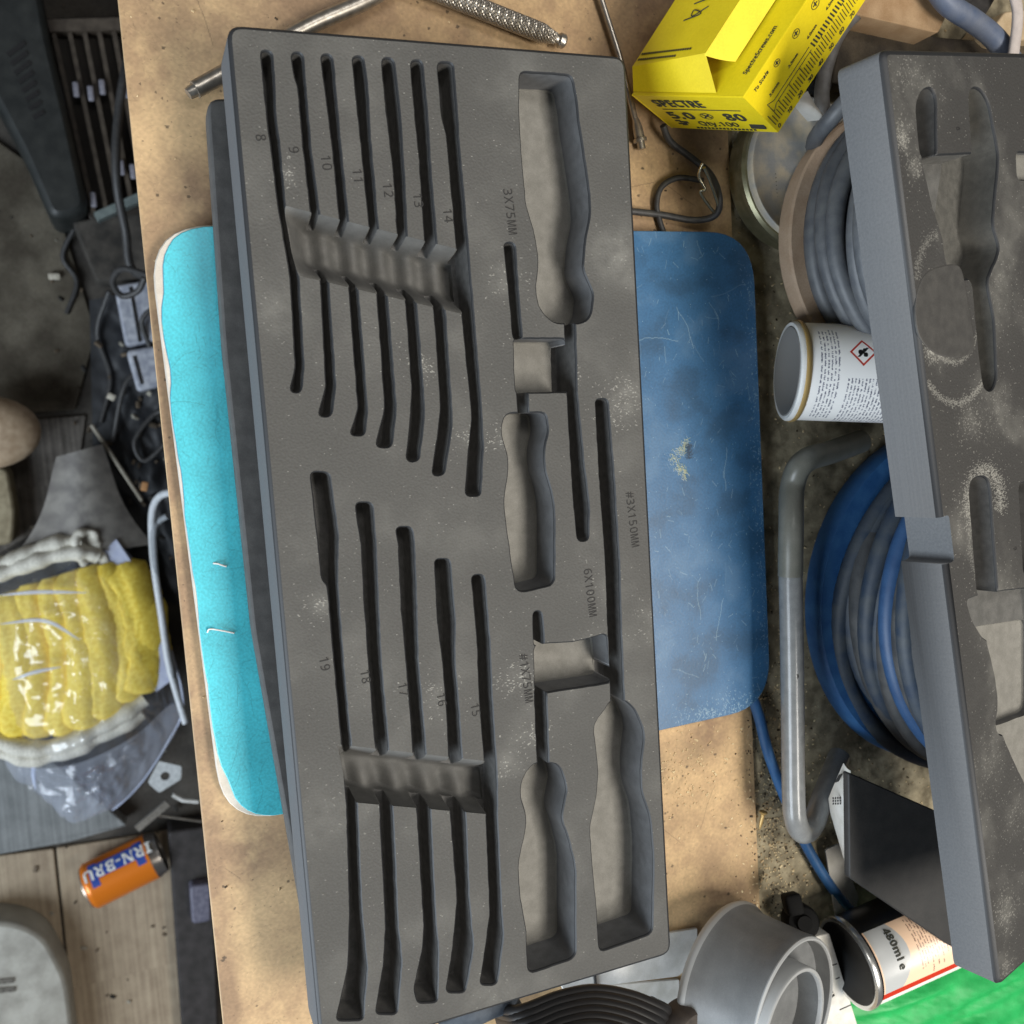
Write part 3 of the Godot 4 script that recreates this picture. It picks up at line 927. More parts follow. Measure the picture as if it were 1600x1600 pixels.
func film_material() -> StandardMaterial3D:
	var w := 1000
	var h := 860
	var lo := nz(71, 0.008, w, h, 5)
	var hi := nz(72, 0.2, w, h, 2)
	var fill := func(o: PackedByteArray, hb: PackedByteArray) -> void:
		var r := RandomNumberGenerator.new()
		r.seed = 9
		var s := PackedFloat32Array()
		s.resize(w * h)
		for k in 1900:      # hair scratches: dark on the left where it is clean, pale on the right
			var x := r.randf() * w * (0.22 if k % 2 == 0 else 1.0)
			var y := r.randf() * h
			var right := x > w * 0.5
			var a := r.randf() * TAU if not right else r.randfn(1.5, 0.7)
			var n := r.randi_range(3, 16) if r.randf() < 0.92 else r.randi_range(20, 90)
			var v := (r.randf_range(0.08, 0.4) if right else -r.randf_range(0.05, 0.3))
			for t in n:
				a += r.randfn() * 0.07
				x += cos(a)
				y += sin(a)
				if x >= 0 and x < w and y >= 0 and y < h:
					s[int(y) * w + int(x)] = v
		var glue := Vector2(0.826, 0.45) * Vector2(w, h)
		for k in 170:      # yellow fibres in the torn gouge: short strokes fanning from an uneven patch
			var lobe: Array = [[-6, -4, 9, 12], [7, -14, 7, 8], [2, 14, 9, 9], [10, 22, 5, 10], [14, -26, 6, 5]][k % 5]
			var q := glue + Vector2(lobe[0] + r.randfn() * lobe[2] * 0.6, lobe[1] + r.randfn() * lobe[3] * 0.6)
			var dir := Vector2.from_angle(r.randfn(1.0, 0.7))
			for t in r.randi_range(3, 9):
				var xx := clampi(int(q.x + dir.x * t), 0, w - 1)
				var yy := clampi(int(q.y + dir.y * t), 0, h - 1)
				s[yy * w + xx] = 3.0 + r.randf() * 0.8
		for k in 500:      # the dark tear beside it
			var q := glue + Vector2(18 + r.randfn() * 3, -24 + r.randf() * 26) + Vector2(r.randf() * 6, 0)
			s[clampi(int(q.y), 0, h - 1) * w + clampi(int(q.x), 0, w - 1)] = -0.7
		for k in 900:      # scuffed right edge and lower right corner
			var q := Vector2(w * (1.0 - absf(r.randfn()) * 0.012 - 0.008), h * r.randf()) if k < 450 else Vector2(w * (0.9 + r.randfn() * 0.06), h * (0.965 + r.randfn() * 0.018))
			var dir := Vector2.from_angle(r.randfn(1.4, 0.9))
			for t in r.randi_range(1, 5):
				s[clampi(int(q.y + dir.y * t), 0, h - 1) * w + clampi(int(q.x + dir.x * t), 0, w - 1)] = r.randf_range(0.15, 0.6)
		for k in 240:
			var q := Vector2(w * r.randf_range(0.7, 1.0), h * r.randf())
			s[clampi(int(q.y), 0, h - 1) * w + clampi(int(q.x), 0, w - 1)] = r.randf_range(0.4, 0.9)
		for i in w * h:
			var x := float(i % w) / w
			var c := L(0.075, 0.6, 0.7).lerp(L(0.04, 0.155, 0.325), smoothstep(0.3, 0.62, x))  # lit left end and shaded right end painted into the blue
			var f := lo[i] / 255.0
			var k := 0.84 + 0.3 * (hi[i] / 255.0 - 0.5) + 0.25 * (f - 0.4)
			c *= k
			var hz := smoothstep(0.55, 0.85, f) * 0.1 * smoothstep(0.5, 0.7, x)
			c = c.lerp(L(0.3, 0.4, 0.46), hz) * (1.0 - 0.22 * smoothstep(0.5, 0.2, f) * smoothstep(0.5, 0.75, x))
			var v := s[i]
			if v >= 3.0:
				c = c.lerp(L(0.5, 0.48, 0.2), clampf(v - 2.9, 0.1, 0.85))
			elif v > 0:
				c = c.lerp(L(0.55, 0.7, 0.75), v)
			elif v < 0:
				c = c * (1.0 + v)
			o[i * 3] = grey_srgb(c.r)
			o[i * 3 + 1] = grey_srgb(c.g)
			o[i * 3 + 2] = grey_srgb(c.b)
			hb[i] = clampi(int(120 + v * 20 + hi[i] * 0.08), 0, 255)
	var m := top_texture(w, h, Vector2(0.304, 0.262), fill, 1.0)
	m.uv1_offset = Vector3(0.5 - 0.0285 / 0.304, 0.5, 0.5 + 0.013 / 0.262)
	m.roughness = 0.34
	return m

# ------------------------------------------------------------------ second tray
func build_second_tray() -> void:
	var b := Basis(Vector3(0.9697, -0.2079, -0.1282), Vector3(0.2061, 0.9781, -0.0272), Vector3(0.1310, 0.0000, 0.9914))
	var ln := 402.4
	var t := thing("dusty_foam_tray", "dusty dark foam tray notched in its left side, resting on the hose and cable coils", "tool tray", Vector3(0.1525, 0.1300, -0.1846), "", b)
	var foam := foam_material(Vector2(0.18, 0.46), L(0.052, 0.05, 0.047), L(0.38, 0.37, 0.33), [
		[12, 8, 8, 120, 0.5, 0.12], [6, 34, 3, 160, 0.6, 0.22], [12, 45, 3, 120, 0.5, 0.22], [24, 14, 10, 100, 0.4, 0.12], [45, 60, 5, 120, 0.6, 0.22], [8, 118, 3, 200, 0.7, 0.25], [30, 150, 6, 200, 0.5, 0.15], [50, 150, 8, 200, 0.4, 0.12], [22, 190, 8, 300, 0.5, 0.18],
		[30, 240, 10, 200, 0.4, 0.15], [45, 240, 10, 200, 0.4, 0.2], [14, 300, 8, 160, 0.4, 0.12], [30, 330, 8, 160, 0.4, 0.12], [12, 370, 6, 200, 0.6, 0.2], [8, 398, 5, 150, 0.6, 0.15], [24, 420, 6, 150, 0.5, 0.15], [60, 100, 12, 200, 0.4, 0.15]], 3600, 81, 0.14, 0.0, Vector2(0.02, 0.02), [[33, 186, 12.5, -3.7, 0.7, 2.3, 1900, 0.85], [25, 116, 26, 0.4, 2.6, 0.9, 900, 0.6], [25, 106, 19, 0.3, 2.7, 0.7, 500, 0.55], [24, 92, 20, 3.3, 4.6, 1.2, 400, 0.4], [48, 205, 30, 2.6, 3.6, 1.0, 260, 0.4]])
	var st := S()
	var o := round_poly(PackedVector2Array([Vector2(0, 0), Vector2(0, ln), Vector2(165, ln), Vector2(165, 0)]), 5.0, 5)
	var base := banded(o, [[-21.0, 0.00], [-2.0, 0.00], [-0.6, -0.9], [0.0, -2.4]], [1, 3], [mats.sawn_foam, mats.dark_edge, foam])
	var cuts := []
	var dp := 16.5
	cuts.append(pocket([17.4, 21.6, 22.4, 16.0, 29.2, 14.6, 32.1, 18.1, 27.3, 43.1, 16.5, 42.6], dp, 0.0, 5.0, 0.7, mats.shaded_cut))
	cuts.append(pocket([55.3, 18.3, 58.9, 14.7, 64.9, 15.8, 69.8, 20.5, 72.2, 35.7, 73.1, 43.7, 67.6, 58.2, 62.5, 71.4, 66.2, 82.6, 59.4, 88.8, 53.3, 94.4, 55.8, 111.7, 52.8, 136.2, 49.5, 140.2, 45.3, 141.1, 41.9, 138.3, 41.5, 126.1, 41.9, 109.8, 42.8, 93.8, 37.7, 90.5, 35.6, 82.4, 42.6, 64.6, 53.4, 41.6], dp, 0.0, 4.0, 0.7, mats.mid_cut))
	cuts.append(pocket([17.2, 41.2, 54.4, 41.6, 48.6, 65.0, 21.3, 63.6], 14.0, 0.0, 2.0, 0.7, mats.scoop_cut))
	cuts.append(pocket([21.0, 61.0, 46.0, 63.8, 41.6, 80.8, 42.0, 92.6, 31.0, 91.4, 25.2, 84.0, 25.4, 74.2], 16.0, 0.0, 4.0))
	cuts.append(pocket([22.7, 177.8, 27.6, 175.0, 35.7, 176.5, 38.4, 179.9, 34.7, 230.9, 19.6, 226.4], dp, 0.0, 5.0, 0.7, mats.shaded_cut))
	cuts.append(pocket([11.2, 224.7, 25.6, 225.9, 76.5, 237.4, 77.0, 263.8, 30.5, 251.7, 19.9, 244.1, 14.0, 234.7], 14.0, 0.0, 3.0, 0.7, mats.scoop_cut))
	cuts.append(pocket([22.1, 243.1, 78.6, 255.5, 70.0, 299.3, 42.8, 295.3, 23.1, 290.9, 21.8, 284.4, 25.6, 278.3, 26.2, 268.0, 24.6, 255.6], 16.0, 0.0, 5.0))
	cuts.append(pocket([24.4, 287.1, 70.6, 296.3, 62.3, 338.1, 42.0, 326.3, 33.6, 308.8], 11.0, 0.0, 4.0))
	cuts.append(pocket([60.6, 185.0, 86.0, 189.2, 82.8, 234.3, 56.5, 226.8], dp, 0.0, 4.0, 0.7, mats.shaded_cut))
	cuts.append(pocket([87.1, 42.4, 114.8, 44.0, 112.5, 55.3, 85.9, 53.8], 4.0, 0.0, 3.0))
	# notch in the left side
	st = S()
	rbox(st, Vector3(6.5, 30, 10.0), 1.6, Transform3D(Basis(), V(-0.3, -14, ln * 0.487)))
	st.generate_normals()
	cuts.append(st.commit())
	hang(await baked(base, cuts, null, mats.sawn_foam), "foam_body", null, t)
	for q in [["8", [44.7, 31.2]], ["9", [51.8, 212.8]]]:
		letters(q[0], "stamped_number", 2.4, mats.ink, t, V(q[1][0], 0, q[1][1]), Vector3(0, 0, 1), Vector3(1, 0, 0), false, 0.3, false, true)
	# a smooth worn pad between the recesses
	st = S()
	var pad := round_poly(poly([5.4, 89.6, 13.2, 85.4, 30.5, 84.8, 36.1, 87.2, 39.2, 123.0, 27.1, 123.9, 10.5, 120.3, -0.1, 112.0, -0.1, 99.2]), 6, 4)
	prism(st, pad, [[-0.5, 0.00], [0.1, -0.1], [0.25, -0.5]])
	put(st, "worn_pad", MN(L(0.044, 0.042, 0.039), L(0.062, 0.059, 0.054), 40, 0.65), t)

# ------------------------------------------------------------------ rods at the top
func build_rods() -> void:
	var t := thing("bent_steel_wrench", "worn steel rod wrench with flat tip poking out left of the tray's top corner", "wrench")
	var st := S()
	tube(st, curve([V(-91.4, 7.0, -195.2), V(-80.7, 7.0, -201.4), V(-43.3, 8.0, -223.2), V(-17.4, 8.0, -235.9), V(3.7, 8.0, -249.0)], 6), 3.6, 14)
	put(st, "shaft", mats.steel, t)
	st = S()
	tube(st, [V(-94.3, 7.0, -193.2), V(-92.7, 7.0, -194.3), V(-86.9, 7.0, -197.7)], func(k: float) -> float: return 2.4 + k * 0.6, 6)
	put(st, "flat_tip", mats.steel, t)
	# knurled bar
	var k := thing("knurled_steel_bar", "knurled steel bar with a cut off tip above the tray's top edge", "steel bar")
	var a := V(-3.3, 7.0, -248.8)
	var b := V(73.0, 7.0, -227.6)
	var base := frame(b - a, Vector3.UP)
	var ln := (b - a).length() * 1000.0
	st = S()
	var n := 34
	var m := 150
	st.set_smooth_group(-1)
	var kn := func(i: int, j: int) -> Vector3:
		var h := ln * j / m
		var ends := smoothstep(0.0, 8.0, ln - h)
		var rr := 2.2 + 1.7 * ends + 0.3 * absf(sin(i * TAU * 8.5 / n + j * 0.9)) + 0.3 * absf(sin(i * TAU * 8.5 / n - j * 0.9))
		var tt := TAU * i / n
		return V(cos(tt) * rr, h, -sin(tt) * rr)
	for j in m:
		for i in n:
			quad(st, kn.call(i, j), kn.call(i + 1, j), kn.call(i + 1, j + 1), kn.call(i, j + 1))
	put(st, "knurled_grip", mats.steel, k, Transform3D(base, a))
	st = S()
	lathe(st, [Vector2(0, ln - 6), Vector2(2.5, ln - 6), Vector2(2.5, ln + 1), Vector2(3.4, ln + 2), Vector2(3.4, ln + 4.2), Vector2(2.7, ln + 5), Vector2(0, ln + 5)], 20)
	put(st, "tip", mats.steel, k, Transform3D(base, a))
	# thin rod
	var r := thing("thin_steel_rod", "thin shiny steel rod with a socket end, half hidden by the tray's right corner", "steel rod")
	st = S()
	tube(st, [V(97.0, 4.0, -256.9), V(108.0, 4.0, -223.1), V(116.2, 4.0, -188.3)], 1.5, 12)
	put(st, "shaft", mats.steel, r)
	var e0 := V(115.1, 4.0, -194.0)
	var e1 := V(118.1, 4.0, -178.3)
	st = S()
	lathe(st, [Vector2(0, 0), Vector2(1.6, 0), Vector2(2.4, 4), Vector2(2.6, 9), Vector2(3.4, 9.4), Vector2(3.4, 11), Vector2(2.0, 11.3), Vector2(2.0, 14.5), Vector2(0, 14.5)], 20)
	put(st, "socket", mats.steel, r, Transform3D(frame(e1 - e0, Vector3.UP), e0))

# ------------------------------------------------------------------ yellow screw box
func build_screw_box() -> void:
	var v0 := V(124.0, 80.0, -180.7)
	var ea := V(150.2, 90.0, -218.1) - v0
	var eb := V(100.6, 27.0, -197.1) - v0
	var ec := V(156.6, 60.0, -173.4) - v0
	ea *= 1.8
	var t := thing("yellow_screw_box", "bright yellow cardboard screw box with printed ruler side, leaning by the tray's corner", "box", v0)
	var st := S()
	var p := func(a: float, b: float, c: float) -> Vector3: return ea * a + eb * b + ec * c
	st.set_smooth_group(-1)
	# six panels of board
	var panels := [["lid_side", [0, 0, 0], [1, 0, 0], [1, 1, 0], [0, 1, 0]], ["ruler_side", [0, 0, 0], [0, 0, 1], [1, 0, 1], [1, 0, 0]], ["end_panel", [0, 0, 0], [0, 1, 0], [0, 1, 1], [0, 0, 1]], ["back_panel", [0, 1, 0], [1, 1, 0], [1, 1, 1], [0, 1, 1]], ["base_panel", [0, 0, 1], [0, 1, 1], [1, 1, 1], [1, 0, 1]], ["far_end_panel", [1, 0, 0], [1, 0, 1], [1, 1, 1], [1, 1, 0]]]
	var mid: Vector3 = p.call(0.5, 0.5, 0.5)
	for q in panels:
		st = S()
		st.set_smooth_group(-1)
		var c := []
		for k in 4:
			c.append(p.call(q[k + 1][0], q[k + 1][1], q[k + 1][2]))
		var n: Vector3 = (c[1] - c[0]).cross(c[2] - c[0]).normalized()
		if n.dot(c[0] - mid) < 0:
			n = -n
			c.reverse()
		var inn := []
		for k in 4:
			inn.append(c[k] - n * 0.0006)
		quad(st, c[0], c[1], c[2], c[3])
		quad(st, inn[3], inn[2], inn[1], inn[0])
		for k in 4:
			quad(st, c[k], inn[k], inn[(k + 1) % 4], c[(k + 1) % 4])
		put(st, q[0], mats.yellow, t)
	var na := ea.normalized()
	var nb := eb.normalized()
	var nc := ec.normalized()
	# the lifted lid on the (a, b) side, with its tuck flap along the right
	var out := eb.cross(ea).normalized()
	if out.dot(mid) > 0:
		out = -out
	var w := func(a: float, b: float, h: float) -> Vector3: return p.call(a, b, 0.0) + out * h * MM
	st = S()
	st.set_smooth_group(-1)
	var q0 := [w.call(0.1, 1.0, 9.0), w.call(0.14, 0.34, 13.0), w.call(1.0, 0.34, 13.0), w.call(1.0, 1.0, 9.0)]
	quad(st, q0[0], q0[1], q0[2], q0[3])
	quad(st, q0[3] - out * 0.0006, q0[2] - out * 0.0006, q0[1] - out * 0.0006, q0[0] - out * 0.0006)
	quad(st, q0[0] - out * 0.0006, q0[1] - out * 0.0006, q0[1], q0[0])
	quad(st, q0[1] - out * 0.0006, q0[2] - out * 0.0006, q0[2], q0[1])
	put(st, "lid", mats.yellow, t)
	st = S()
	sheet(st, 10, 6, func(u: float, v: float) -> Vector3:
		var a := 0.125 + u * 0.9 - v * 0.07 * exp(-u * 20.0) * -1.0
		return w.call(a, 0.335 - v * 0.1, 13.2 - v * 12.0 - 0.8 * sin(v * PI)))
	put(st, "tuck_flap", mats.yellow, t)
	st = S()
	st.set_smooth_group(-1)
	quad(st, w.call(0.1, 1.0, 9.0), w.call(0.02, 1.0, 0.3), w.call(0.02, 0.24, 0.3), w.call(0.14, 0.34, 13.0))
	put(st, "end_flap", mats.yellow, t)
	# print on the end panel
	var r1 := -nb
	var u1 := -nc
	var on_end := func(b: float, c: float) -> Vector3: return p.call(0.0, b, c) - ea.normalized() * 0.0002
	letters("SPECTRE", "brand_print", 4.9, mats.print, t, on_end.call(0.64, 0.22), r1, u1, true, 0.25, false, false, 1.5)
	letters("5.0", "size_print", 7.6, mats.print, t, on_end.call(0.74, 0.58), r1, u1, true)
	letters("80", "size_print", 7.6, mats.print, t, on_end.call(0.25, 0.58), r1, u1, true)
	letters("Qty.100", "quantity_print", 4.6, mats.print, t, on_end.call(0.47, 0.8), r1, u1)
	st = S()
	var ring := []
	for k in 25:
		var a := TAU * k / 24
		ring.append(on_end.call(0.5, 0.57) + r1 * cos(a) * 0.0032 + u1 * sin(a) * 0.0032)
	tube(st, ring, 0.16, 4)
	for s in [-1, 1]:
		bar(st, on_end.call(0.5, 0.57) + (r1 + u1 * s) * 0.0019, on_end.call(0.5, 0.57) - (r1 + u1 * s) * 0.0019, 0.9, 0.3, -na)
	put(st, "cross_mark", mats.print, t)
	st = S()
	bar(st, on_end.call(0.19, 0.8), on_end.call(0.06, 0.8), 5.2, 0.3, -na)
	put(st, "dark_patch", mats.print, t)
	st = S()
	for k in 5:
		bar(st, on_end.call(0.86 - k % 3 * 0.03, 0.74 + k * 0.03), on_end.call(0.86 - k % 3 * 0.03 - 0.05 - 0.03 * (k % 2), 0.74 + k * 0.03), 1.1, 0.3, -na)
	put(st, "pictogram", mats.print, t)
	st = S()
	bar(st, on_end.call(0.85, 0.39), on_end.call(0.14, 0.38), 0.5, 0.2, -na)
	for k in 16:
		bar(st, on_end.call(0.72 - k * 0.035, 0.945), on_end.call(0.72 - k * 0.035 - 0.022, 0.945), 1.2, 0.2, -na)
	put(st, "small_print", mats.print, t)
	# print on the ruler side
	var side := ea.cross(ec).normalized()
	if side.dot(mid) > 0:
		side = -side
	var on_side := func(a: float, c: float) -> Vector3: return p.call(a, 0.0, c) + side * 0.0002
	st = S()
	for k in 48:
		var a := 0.02 + k * 0.0194
		var l := 0.24 if k % 5 == 0 else 0.17
		bar(st, on_side.call(a, 0.86 - l), on_side.call(a, 0.86), 0.3, 0.2, side)
	put(st, "ruler_ticks", mats.print, t)
	for k in 8:
		letters(str(k * 10), "ruler_number", 2.3, mats.print, t, on_side.call(0.03 + k * 0.097, 0.93), na, -nc, false, 0.2)
	letters("To Scale", "scale_print", 2.0, mats.print, t, on_side.call(0.12, 0.12), na, -nc, false, 0.2)
	var gauge := ["3.0mm", "3.5mm", "4.0mm", "4.5mm"]
	for k in 4:
		letters(gauge[k], "gauge_print", 1.6, mats.print, t, on_side.call(0.14 + k * 0.17, 0.42), na, -nc, false, 0.2)
		st = S()
		ring = []
		var rr := 0.0018 + k * 0.0003
		for j in 21:
			var a := TAU * j / 20
			ring.append(on_side.call(0.24 + k * 0.17, 0.18) + na * cos(a) * rr + nc * sin(a) * rr)
		tube(st, ring, 0.14, 4)
		bar(st, on_side.call(0.24 + k * 0.17, 0.18) - na * rr * 0.6, on_side.call(0.24 + k * 0.17, 0.18) + na * rr * 0.6, 0.6, 0.25, side)
		bar(st, on_side.call(0.24 + k * 0.17, 0.18) - nc * rr * 0.6, on_side.call(0.24 + k * 0.17, 0.18) + nc * rr * 0.6, 0.6, 0.25, side)
		put(st, "gauge_mark", mats.print, t)
	# outline of a screw to scale
	st = S()
	for s in [-1.0, 1.0]:
		bar(st, on_side.call(0.1, 0.58 + s * 0.035), on_side.call(0.42, 0.58 + s * 0.035), 0.25, 0.2, side)
		bar(st, on_side.call(0.06, 0.58 + s * 0.1), on_side.call(0.1, 0.58 + s * 0.035), 0.25, 0.2, side)
	bar(st, on_side.call(0.06, 0.48), on_side.call(0.06, 0.68), 0.25, 0.2, side)
	for k in 22:
		bar(st, on_side.call(0.44 + k * 0.022, 0.53), on_side.call(0.448 + k * 0.022, 0.64), 0.7, 0.2, side)
	put(st, "screw_drawing", mats.print, t)
	letters("SpectreScrews.com", "address_print", 1.95, mats.print, t, w.call(0.27, 0.11, 0.2), na, nb, false, 0.2, false, false, 1.1)
	# handwriting on the lid: loose pen strokes
	var on_lid := func(a: float, b: float) -> Vector3: return w.call(a, b, 9.4 + (1.0 - b) / 0.66 * 4.0)
	st = S()
	for k in 5:
		var a0 := 0.36 + k * 0.1
		tube(st, curve([on_lid.call(a0, 0.76), on_lid.call(a0 + 0.03, 0.63), on_lid.call(a0 + 0.06, 0.72), on_lid.call(a0 + 0.02, 0.7), on_lid.call(a0 + 0.07, 0.6)], 4), 0.25, 4)
	put(st, "pen_writing", mats.print, t)
	st = S()
	for k in 22:
		bar(st, on_lid.call(0.175, 0.98 - k * 0.022), on_lid.call(0.175 , 0.966 - k * 0.022), 0.9, 0.2, out)
		if k < 17:
			bar(st, on_lid.call(0.14, 0.98 - k * 0.022), on_lid.call(0.14, 0.966 - k * 0.022), 0.9, 0.2, out)
	put(st, "small_print", mats.print, t)

# ------------------------------------------------------------------ round tin, thin cable, wire
func build_tin() -> void:
	var c := V(212.6, 0.0, -170.0) * Vector3(1, 0, 1) + V(-4.0, 0, 1.0)
	var t := thing("round_tin", "round tin with a dusty grey lid and wire bail, below the yellow box", "tin", c)
	var st := S()
	lathe(st, [Vector2(0, 0), Vector2(38, 0), Vector2(38.6, 1), Vector2(38, 2.5), Vector2(38, 9), Vector2(39.2, 10), Vector2(39.4, 13), Vector2(38, 14.5), Vector2(36.5, 14.2)], 72)
	put(st, "body", MN(L(0.2, 0.19, 0.11), L(0.32, 0.3, 0.2), 60, 0.35, 0.03, 1.6, 8, 0.0, 0.7), t)
	st = S()
	lathe(st, [Vector2(36.7, 12.8), Vector2(36.7, 17), Vector2(35.9, 18), Vector2(34.5, 17.6), Vector2(33, 16.6), Vector2(0, 16.2)], 72)
	put(st, "lid", MN(L(0.34, 0.345, 0.34), L(0.6, 0.52, 0.38), 75, 0.6, 0.02, 2.2, 91), t)
	letters("· · · · · · ·", "lid_print", 2.6, mats.print, t, V(-21, 16.4, 8), Vector3(0.05, 0, 1), Vector3(1, 0, 0), false, 0.2)
	st = S()
	tube(st, curve([V(139.4, 24.0, -168.6) - c, V(139.5, 20.0, -163.5) - c, V(144.1, 18.0, -158.0) - c, V(142.4, 16.0, -156.9) - c, V(149.2, 13.0, -150.9) - c, V(153.5, 12.0, -148.0) - c, V(153.8, 14.0, -150.8) - c, V(145.9, 20.0, -160.6) - c, V(139.3, 25.0, -166.2) - c], 5), 0.8, 8)
	put(st, "wire_bail", M(L(0.55, 0.5, 0.35), 0.25, 1.0), t)
	var k := thing("thin_black_cable", "thin black cable looped on the hardboard between tray and round tin", "cable")
	st = S()
	tube(st, curve([V(126.8, 10.0, -189.7), V(133.2, 6.0, -183.2), V(147.7, 4.0, -175.5), V(154.8, 8.0, -166.9), V(154.8, 14.0, -154.5), V(153.4, 12.0, -146.8), V(145.4, 5.0, -145.6), V(128.2, 3.0, -148.4), V(110.2, 3.0, -150.0), V(94.3, 3.0, -151.3)], 7), 1.7, 10)
	put(st, "long_run", mats.cable_black, k)
	st = S()
	tube(st, curve([V(151.4, 5.0, -165.3), V(137.9, 4.0, -166.5), V(128.3, 3.5, -162.0), V(125.2, 3.0, -153.3), V(127.2, 2.5, -144.1), V(131.8, 2.2, -131.5)], 7), 1.5, 10)
	put(st, "loop", mats.cable_black, k)

# ------------------------------------------------------------------ cable and hose reels
func coil(parent: Node, called: String, c: Vector2, loops: Array, r: float, m: Array, sd: int, wild := 3.0) -> void:
	# loops: [height, radius]; each lies a little askew
	var rg := RandomNumberGenerator.new()
	rg.seed = sd
	for k in loops.size():
		var pts := []
		var ph := rg.randf() * TAU
		var am := rg.randf_range(0.2, 1.0)
		var ox := rg.randf_range(-1, 1) * wild * 0.6
		var oz := rg.randf_range(-1, 1) * wild * 0.7
		for i in 14:
			var t := TAU * i / 14
			pts.append(V(c.x + ox + cos(t) * loops[k][1], loops[k][0] + sin(t * 2 + ph) * am * wild, c.y + oz + sin(t) * loops[k][1] * 1.06))
		var st := S()
		tube(st, curve(pts, 5, true), r, 12, true)
		put(st, called, m[k % m.size()], parent)

func build_reels() -> void:
	var t := thing("cable_reel", "coil of thick grey cable on a tan wooden reel beside the round tin", "cable reel")
	var cg := Vector2(V(184.9, 24.0, -124.5).x * 1000.0 + 70.0, V(185.1, 24.0, -129.2).z * 1000.0)
	for y in [[19.0, 29.0, 70.0], [88.0, 94.0, 40.0]]:
		var st := S()
		lathe(st, [Vector2(0, y[0]), Vector2(y[2] - 1, y[0]), Vector2(y[2], y[0] + 1), Vector2(y[2], y[1] - 1), Vector2(y[2] - 1, y[1]), Vector2(0, y[1])], 64)
		put(st, "flange", MN(L(0.36, 0.25, 0.165), L(0.46, 0.34, 0.24), 120, 0.7), t, Transform3D(Basis(), V(cg.x, 0, cg.y)))
	var st2 := S()
	lathe(st2, [Vector2(34, 29), Vector2(34, 88)], 40)
	put(st2, "drum", mats.card, t, Transform3D(Basis(), V(cg.x, 0, cg.y)))
	coil(t, "cable_loop", cg, [[33.8, 60], [42.6, 59.5], [51.4, 60.5], [60.2, 59], [69, 60], [77.6, 58.5], [38, 48], [47, 48], [56, 47], [65, 48], [74, 47]], 4.6, [mats.cable_grey], 4)
	tag(slab("dark_wooden_riser", [V(225, 0, -165), V(330, 0, -165), V(330, 0, -85), V(225, 0, -85)], -2.9, 19, mats.rubber, self, 0.8, 2.0), "dark wooden riser hidden under the cable reel", "riser")
	var h := thing("hose_reel", "coil of dusty blue air hose on a blue reel, right of the grey tube handle", "hose reel")
	var c := Vector2(305, 67)
	st2 = S()
	lathe(st2, [Vector2(0, 0.5), Vector2(96.5, 0.5), Vector2(98.5, 3), Vector2(98.5, 12), Vector2(97, 15), Vector2(94, 15.5), Vector2(0, 13)], 80)
	put(st2, "flange", mats.blue, h, Transform3D(Basis(), V(c.x, 0, c.y)))
	st2 = S()
	lathe(st2, [Vector2(40, 13), Vector2(40, 92)], 40)
	put(st2, "drum", mats.blue, h, Transform3D(Basis(), V(c.x, 0, c.y)))
	var hose_a := MN(L(0.018, 0.034, 0.062), L(0.055, 0.065, 0.075), 70, 0.6, 0.02, 2.2, 14)
	var hose_b := MN(L(0.035, 0.038, 0.042), L(0.08, 0.08, 0.078), 70, 0.65, 0.02, 2.0, 15)
	var hose_c := MN(L(0.02, 0.06, 0.15), L(0.035, 0.09, 0.2), 70, 0.5, 0.02, 2.0, 16)
	coil(h, "hose_loop", c, [[19.5, 88.5], [27, 85.5], [36, 88], [43, 83.5], [51, 86.5], [58, 82.5], [66, 86], [73, 82.5], [80, 84.5], [24, 78.5], [32, 77.5], [40, 78.5], [48, 76.5], [56, 77.5], [64, 75.5], [72, 76.5], [80, 74.5], [88, 78.5]], 5.0, [hose_a, hose_b, hose_a, hose_b, hose_c, hose_b, hose_a, hose_b, hose_b], 6, 7.0)
	# loose end of hose
	var l := thing("blue_cable", "thin blue cable running along the hardboard edge under the grey tube handle", "cable")
	st2 = S()
	tube(st2, curve([V(167.2, 5.0, 103.0), V(173.0, 4.0, 118.6), V(178.3, 3.5, 139.7), V(188.9, 2.5, 167.9), V(203.2, 2.5, 201.1), V(220.1, 2.5, 230.2), V(239.1, 2.5, 254.6)], 6), 3.0, 12)
	put(st2, "jacket", mats.blue, l)

